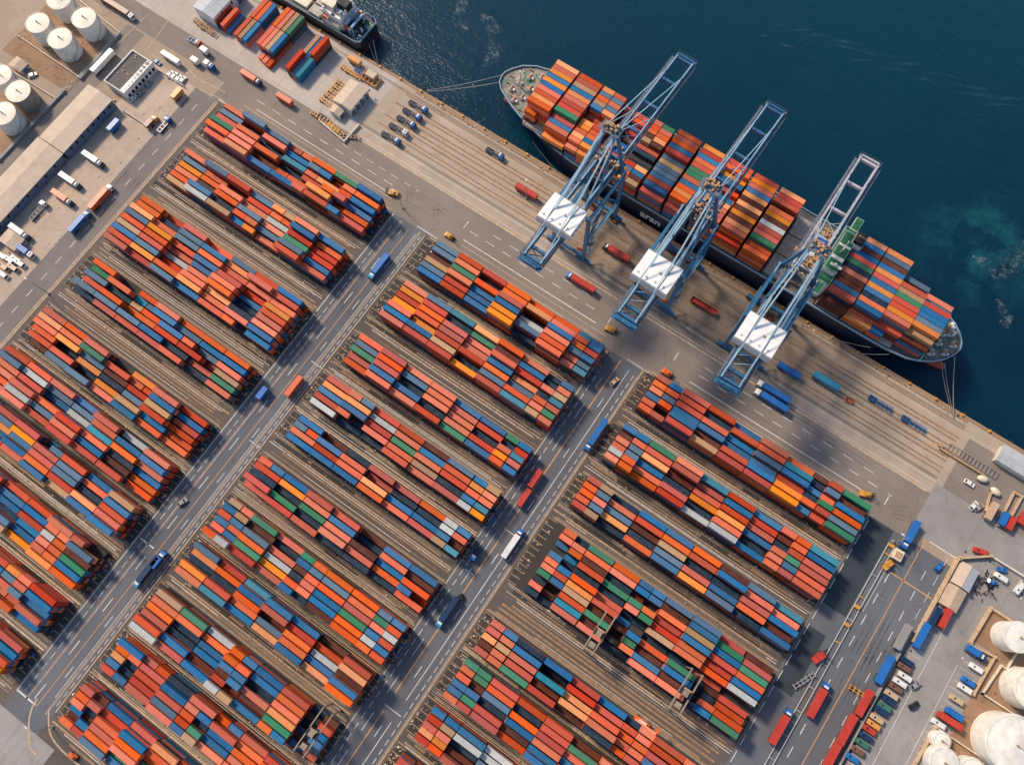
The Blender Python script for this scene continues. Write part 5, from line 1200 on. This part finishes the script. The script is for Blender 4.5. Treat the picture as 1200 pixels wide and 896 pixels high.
GANT = paint('weathered_gantry_paint', (150, 132, 112), .6, 0, .4)
def gantry(xc, y0, y1, w_, zt, label):
    t = thing('yard_gantry_crane', label, 'crane', (xc, (y0+y1)/2, 0), 0, 'yard gantry cranes over the stacks'); c = (y1-y0)/2; h = w_/2
    for sx in (-1, 1):
        MB().use(GANT).box(sx*h-.24, sx*h+.24, -c, c, zt-1.0, zt).build('girder', t)
        for sy in (-1, 1):
            MB().use(GANT).box(sx*h-.22, sx*h+.22, sy*(c-.5)-.25, sy*(c-.5)+.25, 1.0, zt-1.0).build('leg', t)
            wheel(t, sx*h, sy*(c-.5), .6, .5)
    for sy in (-1, 1): MB().use(GANT).box(-h+.35, h-.35, sy*(c-.5)-.3, sy*(c-.5)+.3, 1.1, 1.7).build('sill_beam', t)
    MB().use(DARK).box(-h-.1, h+.1, -1.6, 1.0, zt, zt+.7).use(GANT).box(-1.2, 1.0, -1.6, .6, zt+.7, zt+1.5).use(RUSTY).box(-1.6, 1.4, .7, 1.4, zt+.9, zt+1.6).build('trolley', t)
    MB().use(GANT).box(-1.2, 1.2, -c+2.2, -c+4.4, zt-2.6, zt-.2).use(GLASS).box(-1.1, 1.1, -c+4.4, -c+4.44, zt-2.4, zt-1.0).build('operator_cab', t)
gantry(27.4, -1.6, 15.8, 4.0, 16, 'cream gantry crane spanning right-column stacks, left one of two in that row')
gantry(66.0, -1.3, 16.5, 4.6, 16, 'cream gantry crane spanning right-column stacks, right one of two in that row')
gantry(-42.1, -93.8, -75.2, 4.5, 16, 'cream gantry crane near the bottom of the middle column')

# barrier, lamp posts, bollards, trailer frames ------------------------------------
t = thing('guard_rail', 'double white guard rail with amber posts along the right-hand road', 'barrier', (109, 55, 0))
for x in (-1.3, 1.3): MB().use(WHITE).box(x-.08, x+.08, -115, 50, .7, .9).build('rail', t)
k = -112.0
while k < 50:
    MB().use(YELLOW if int(k) % 3 == 0 else WALLG).box(-1.1, 1.1, k-.25, k+.25, 0, .7).build('post', t); k += 10.5
for y in (49.5, 20.0, 11.5): MB().use(YELLOW).box(-1.1, 1.1, y-.7, y+.7, .02, 1.3).build('crash_cushion', t)
def lamp(x, y, h, label, ang=PI):
    t = thing('lamp_post', label, 'lamp post', (x, y, 0), ang, 'tall lamp posts'); MB().use(WALLG).tube((0, 0, 0), (0, 0, h), .22, 8, .12).build('pole', t)
    MB().use(WALLG).bar((0, 0, h-.1), (2.4, 0, h+.3), .14).build('arm', t); MB().use(WHITE).box(2.2, 3.4, -.25, .25, h+.2, h+.42).build('lamp_head', t); MB().use(CONC2).box(-.6, .6, -.6, .6, 0, .6).build('footing', t)
lamp(109, 106.6, 15, 'white lamp post at the top end of the guard rail'); lamp(-151.4, 115.5, 14, 'lamp post at the quay corner of the left column')
lamp(-261.6, -11, 14, 'lamp post beside the upper left road near the left edge'); lamp(-131.6, -146.6, 14, 'lamp post in the bottom left corner where the road bends'); lamp(-105.6, 152, 12, 'lamp post beside the lone red trailer on the apron', 2.2)
BOLL = None
for k in range(36):
    x = -320 + k * 12.6
    if x > 138: break
    if BOLL is None:
        b = MB().use(YELLOW).tube((0, 0, 0), (0, 0, .7), .32, 10).tube((0, 0, .7), (0, 0, .95), .55, 10).box(-.6, .6, -.6, .6, 0, .08); BOLL = b.build('mooring_bollard'); o = BOLL
    else: o = BOLL.copy(); COL.objects.link(o)
    o.location = (x, 171.2, .25); tag(o, 'small tan bollard standing on the quay edge', 'bollard', 'bollards along the quay edge')
FEN = None
for k in range(40):
    x = -150 + k * 7.2
    if x > 138: break
    if FEN is None: b = MB().use(TYRE).box(-.6, .6, 0, .9, -2.4, -.1); b.use(CHAS).box(-.7, .7, -.02, .1, -2.5, 0); FEN = b.build('dock_fender'); o = FEN
    else: o = FEN.copy(); COL.objects.link(o)
    o.location = (x, 172.02, 0); tag(o, 'black rubber fender on the quay face beside the ship', 'fender', 'fenders along the quay wall')
# yellow skeletal trailers around the white shed
def skel(u, v, rot, label, m=YELLOW):
    X, Y, _ = at(u, v, .8); t = thing('skeletal_trailer', label, 'trailer', (X, Y, .03), rot, 'yellow trailer frames on the terminal pavement')
    b = MB().use(m).box(-5, 5, -.75, -.5, .8, 1.15).box(-5, 5, .5, .75, .8, 1.15)
    for k in range(6): b.box(-4.8+k*1.9, -4.4+k*1.9, -1.2, 1.2, 1.0, 1.25)
    b.build('frame', t)
    for x in (-3.9, -2.6, 2.8):
        for y in (-.95, .95): wheel(t, x, y, .48, .35)
for i, (u, v) in enumerate(((403, 100), (399, 105), (394, 110), (389, 115), (384, 121))): skel(u, v, 0, 'yellow trailer frame left of the white shed, %s from the quay in its row' % ORD[i])
for i, (u, v) in enumerate(((374, 137), (380, 141), (387, 147), (391, 151))): skel(u, v, 0, 'yellow trailer frame near the pale barrier wall, %s from the top' % ORD[i])
lorry(379, 137, 0, None, 'navy', 'dark blue load frame among the yellow trailers near the barrier wall', 7, 'flat', name='flatbed_trailer')
for i, (u, v) in enumerate(((409, 83), (414, 87))): skel(u, v, 0, 'yellow trailer frame by the quay behind the amber tank, %s one' % ('upper', 'lower')[i])
lorry(421, 83, 0, None, 'blue', 'pale blue flatbed by the quay behind the amber tank', 6, 'flat', name='flatbed_trailer')
for i, (u, v) in enumerate(((236, 28), (240, 32), (244, 36))): skel(u, v, 0, 'dark trailer frame beside the white shed at the top, %s from the left' % ORD[i], RUSTY)
skel(409, 160, .5, 'tan scrap frame inside the L-shaped barrier wall', RUSTY); skel(942, 797, math.radians(65), 'pale empty trailer frame behind the red handling machine', WALLG)
skel(1008, 812, 0, 'yellow trailer frame squeezed between blue and red trailers at the wall')
X, Y, _ = at(1138, 540, .5)
t = thing('loading_rack', 'long pale loading rack with amber base on the dark pavement at right', 'rack', (X, Y, .02))
b = MB().use(WALLG)
for k in range(14): b.box(-11 + k*1.7, -10.8 + k*1.7, -1.4, 2.0, .9, 1.1)
b.box(-11, 11.3, -1.4, -1.2, .6, .9).box(-11, 11.3, 1.8, 2.0, .6, .9); b.build('rack_bars', t)
MB().use(RUSTY).box(-13.5, 7, -3.0, -2.1, .02, 1.3).box(-14.5, -12.8, -2, -.6, .02, 1.5).build('base_beam', t)
for i, (u, v) in enumerate(((1151, 561), (1166, 576))):
    X, Y, _ = at(u, v, .8); t = thing('cream_tank', 'rounded cream tank at the end of the loading rack, %s of two' % ('left', 'right')[i], 'tank', (X, Y, .02), (.3, -.2)[i])
    MB().use(CREAMP).ball((0, 0, 1.3), 2.4, 1.5, 1.2, 12, 8).build('shell', t, None, True); MB().use(CHAS).box(-1.6, -1.2, -1, 1, 0, .5).box(1.2, 1.6, -1, 1, 0, .5).build('saddle', t)
# scrap heap behind the sheds
rr = random.Random(21)
t = thing('scrap_heap', 'dark tangle of scrap and machine parts behind the two-tone shed', 'scrap heap', (147.5, 112, 0))
b = MB()
for k in range(60):
    x, y = rr.gauss(0, 2.6), rr.gauss(0, 3.4); b.use(rr.choice((BLACK, CHAS, RUSTY, CHAS, DARK, CHAS, BLACK))); p = (x, y, rr.uniform(.1, 1)); b.bar(p, (x + rr.uniform(-1.6, 1.6), y + rr.uniform(-1.6, 1.6), rr.uniform(.1, 1.6)), rr.uniform(.15, .7))
b.build('scrap', t)
# litter and stones between the tanks, in the aisles and along the walls: small debris nobody could count
b = MB()
def litter(x0, x1, y0, y1, n, ms, s0=.2, s1=.9):
    for k in range(n):
        x, y, q = rr.uniform(x0, x1), rr.uniform(y0, y1), rr.uniform(s0, s1); b.use(rr.choice(ms)); b.box(x, x + q, y, y + q * rr.uniform(.4, 1.4), 0.02, .02 + q * .5)
GR = [RUSTY, WALLG, CHAS, WALLC, RUSTY]
for a in ((-373, -331, 73, 107), (-372, -331, -30, 58), (-331, -328, 66, 104), (158, 200, 30, 104)): litter(*a, 380, GR, .1, .45)
for key, (x0, x1, yt, pitch, rows) in YARDS.items():
    yb = yt - pitch * len(rows); g = {'L': (-259, -253), 'M': (-133.4, -127), 'R': (-14.6, -10)}[key[0]]
    litter(g[0], g[1], yb, yt, 34, GR, .2, .7); litter(x0, x1, yb - 1.6, yb - .3, 60, GR, .15, .6); litter(x0, x1, yb - 6, yb - .3, 70, GR, .1, .5); litter(x1, x1 + 2.6, yb, yt, 26, [CHAS, CHAS, BLUE, RUSTY, CHAS], .3, 1.1)
litter(-190, 112, 168.2, 170, 160, GR, .2, .7); litter(133.5, 137, 0, 100, 70, GR, .2, .9)
litter(135, 200, 112, 123, 160, GR, .15, .8); litter(150, 200, 20, 104, 160, GR, .15, .6); litter(-303, -276, -10, 105, 160, GR, .12, .5)
tag(b.build('debris'), kind='stuff')
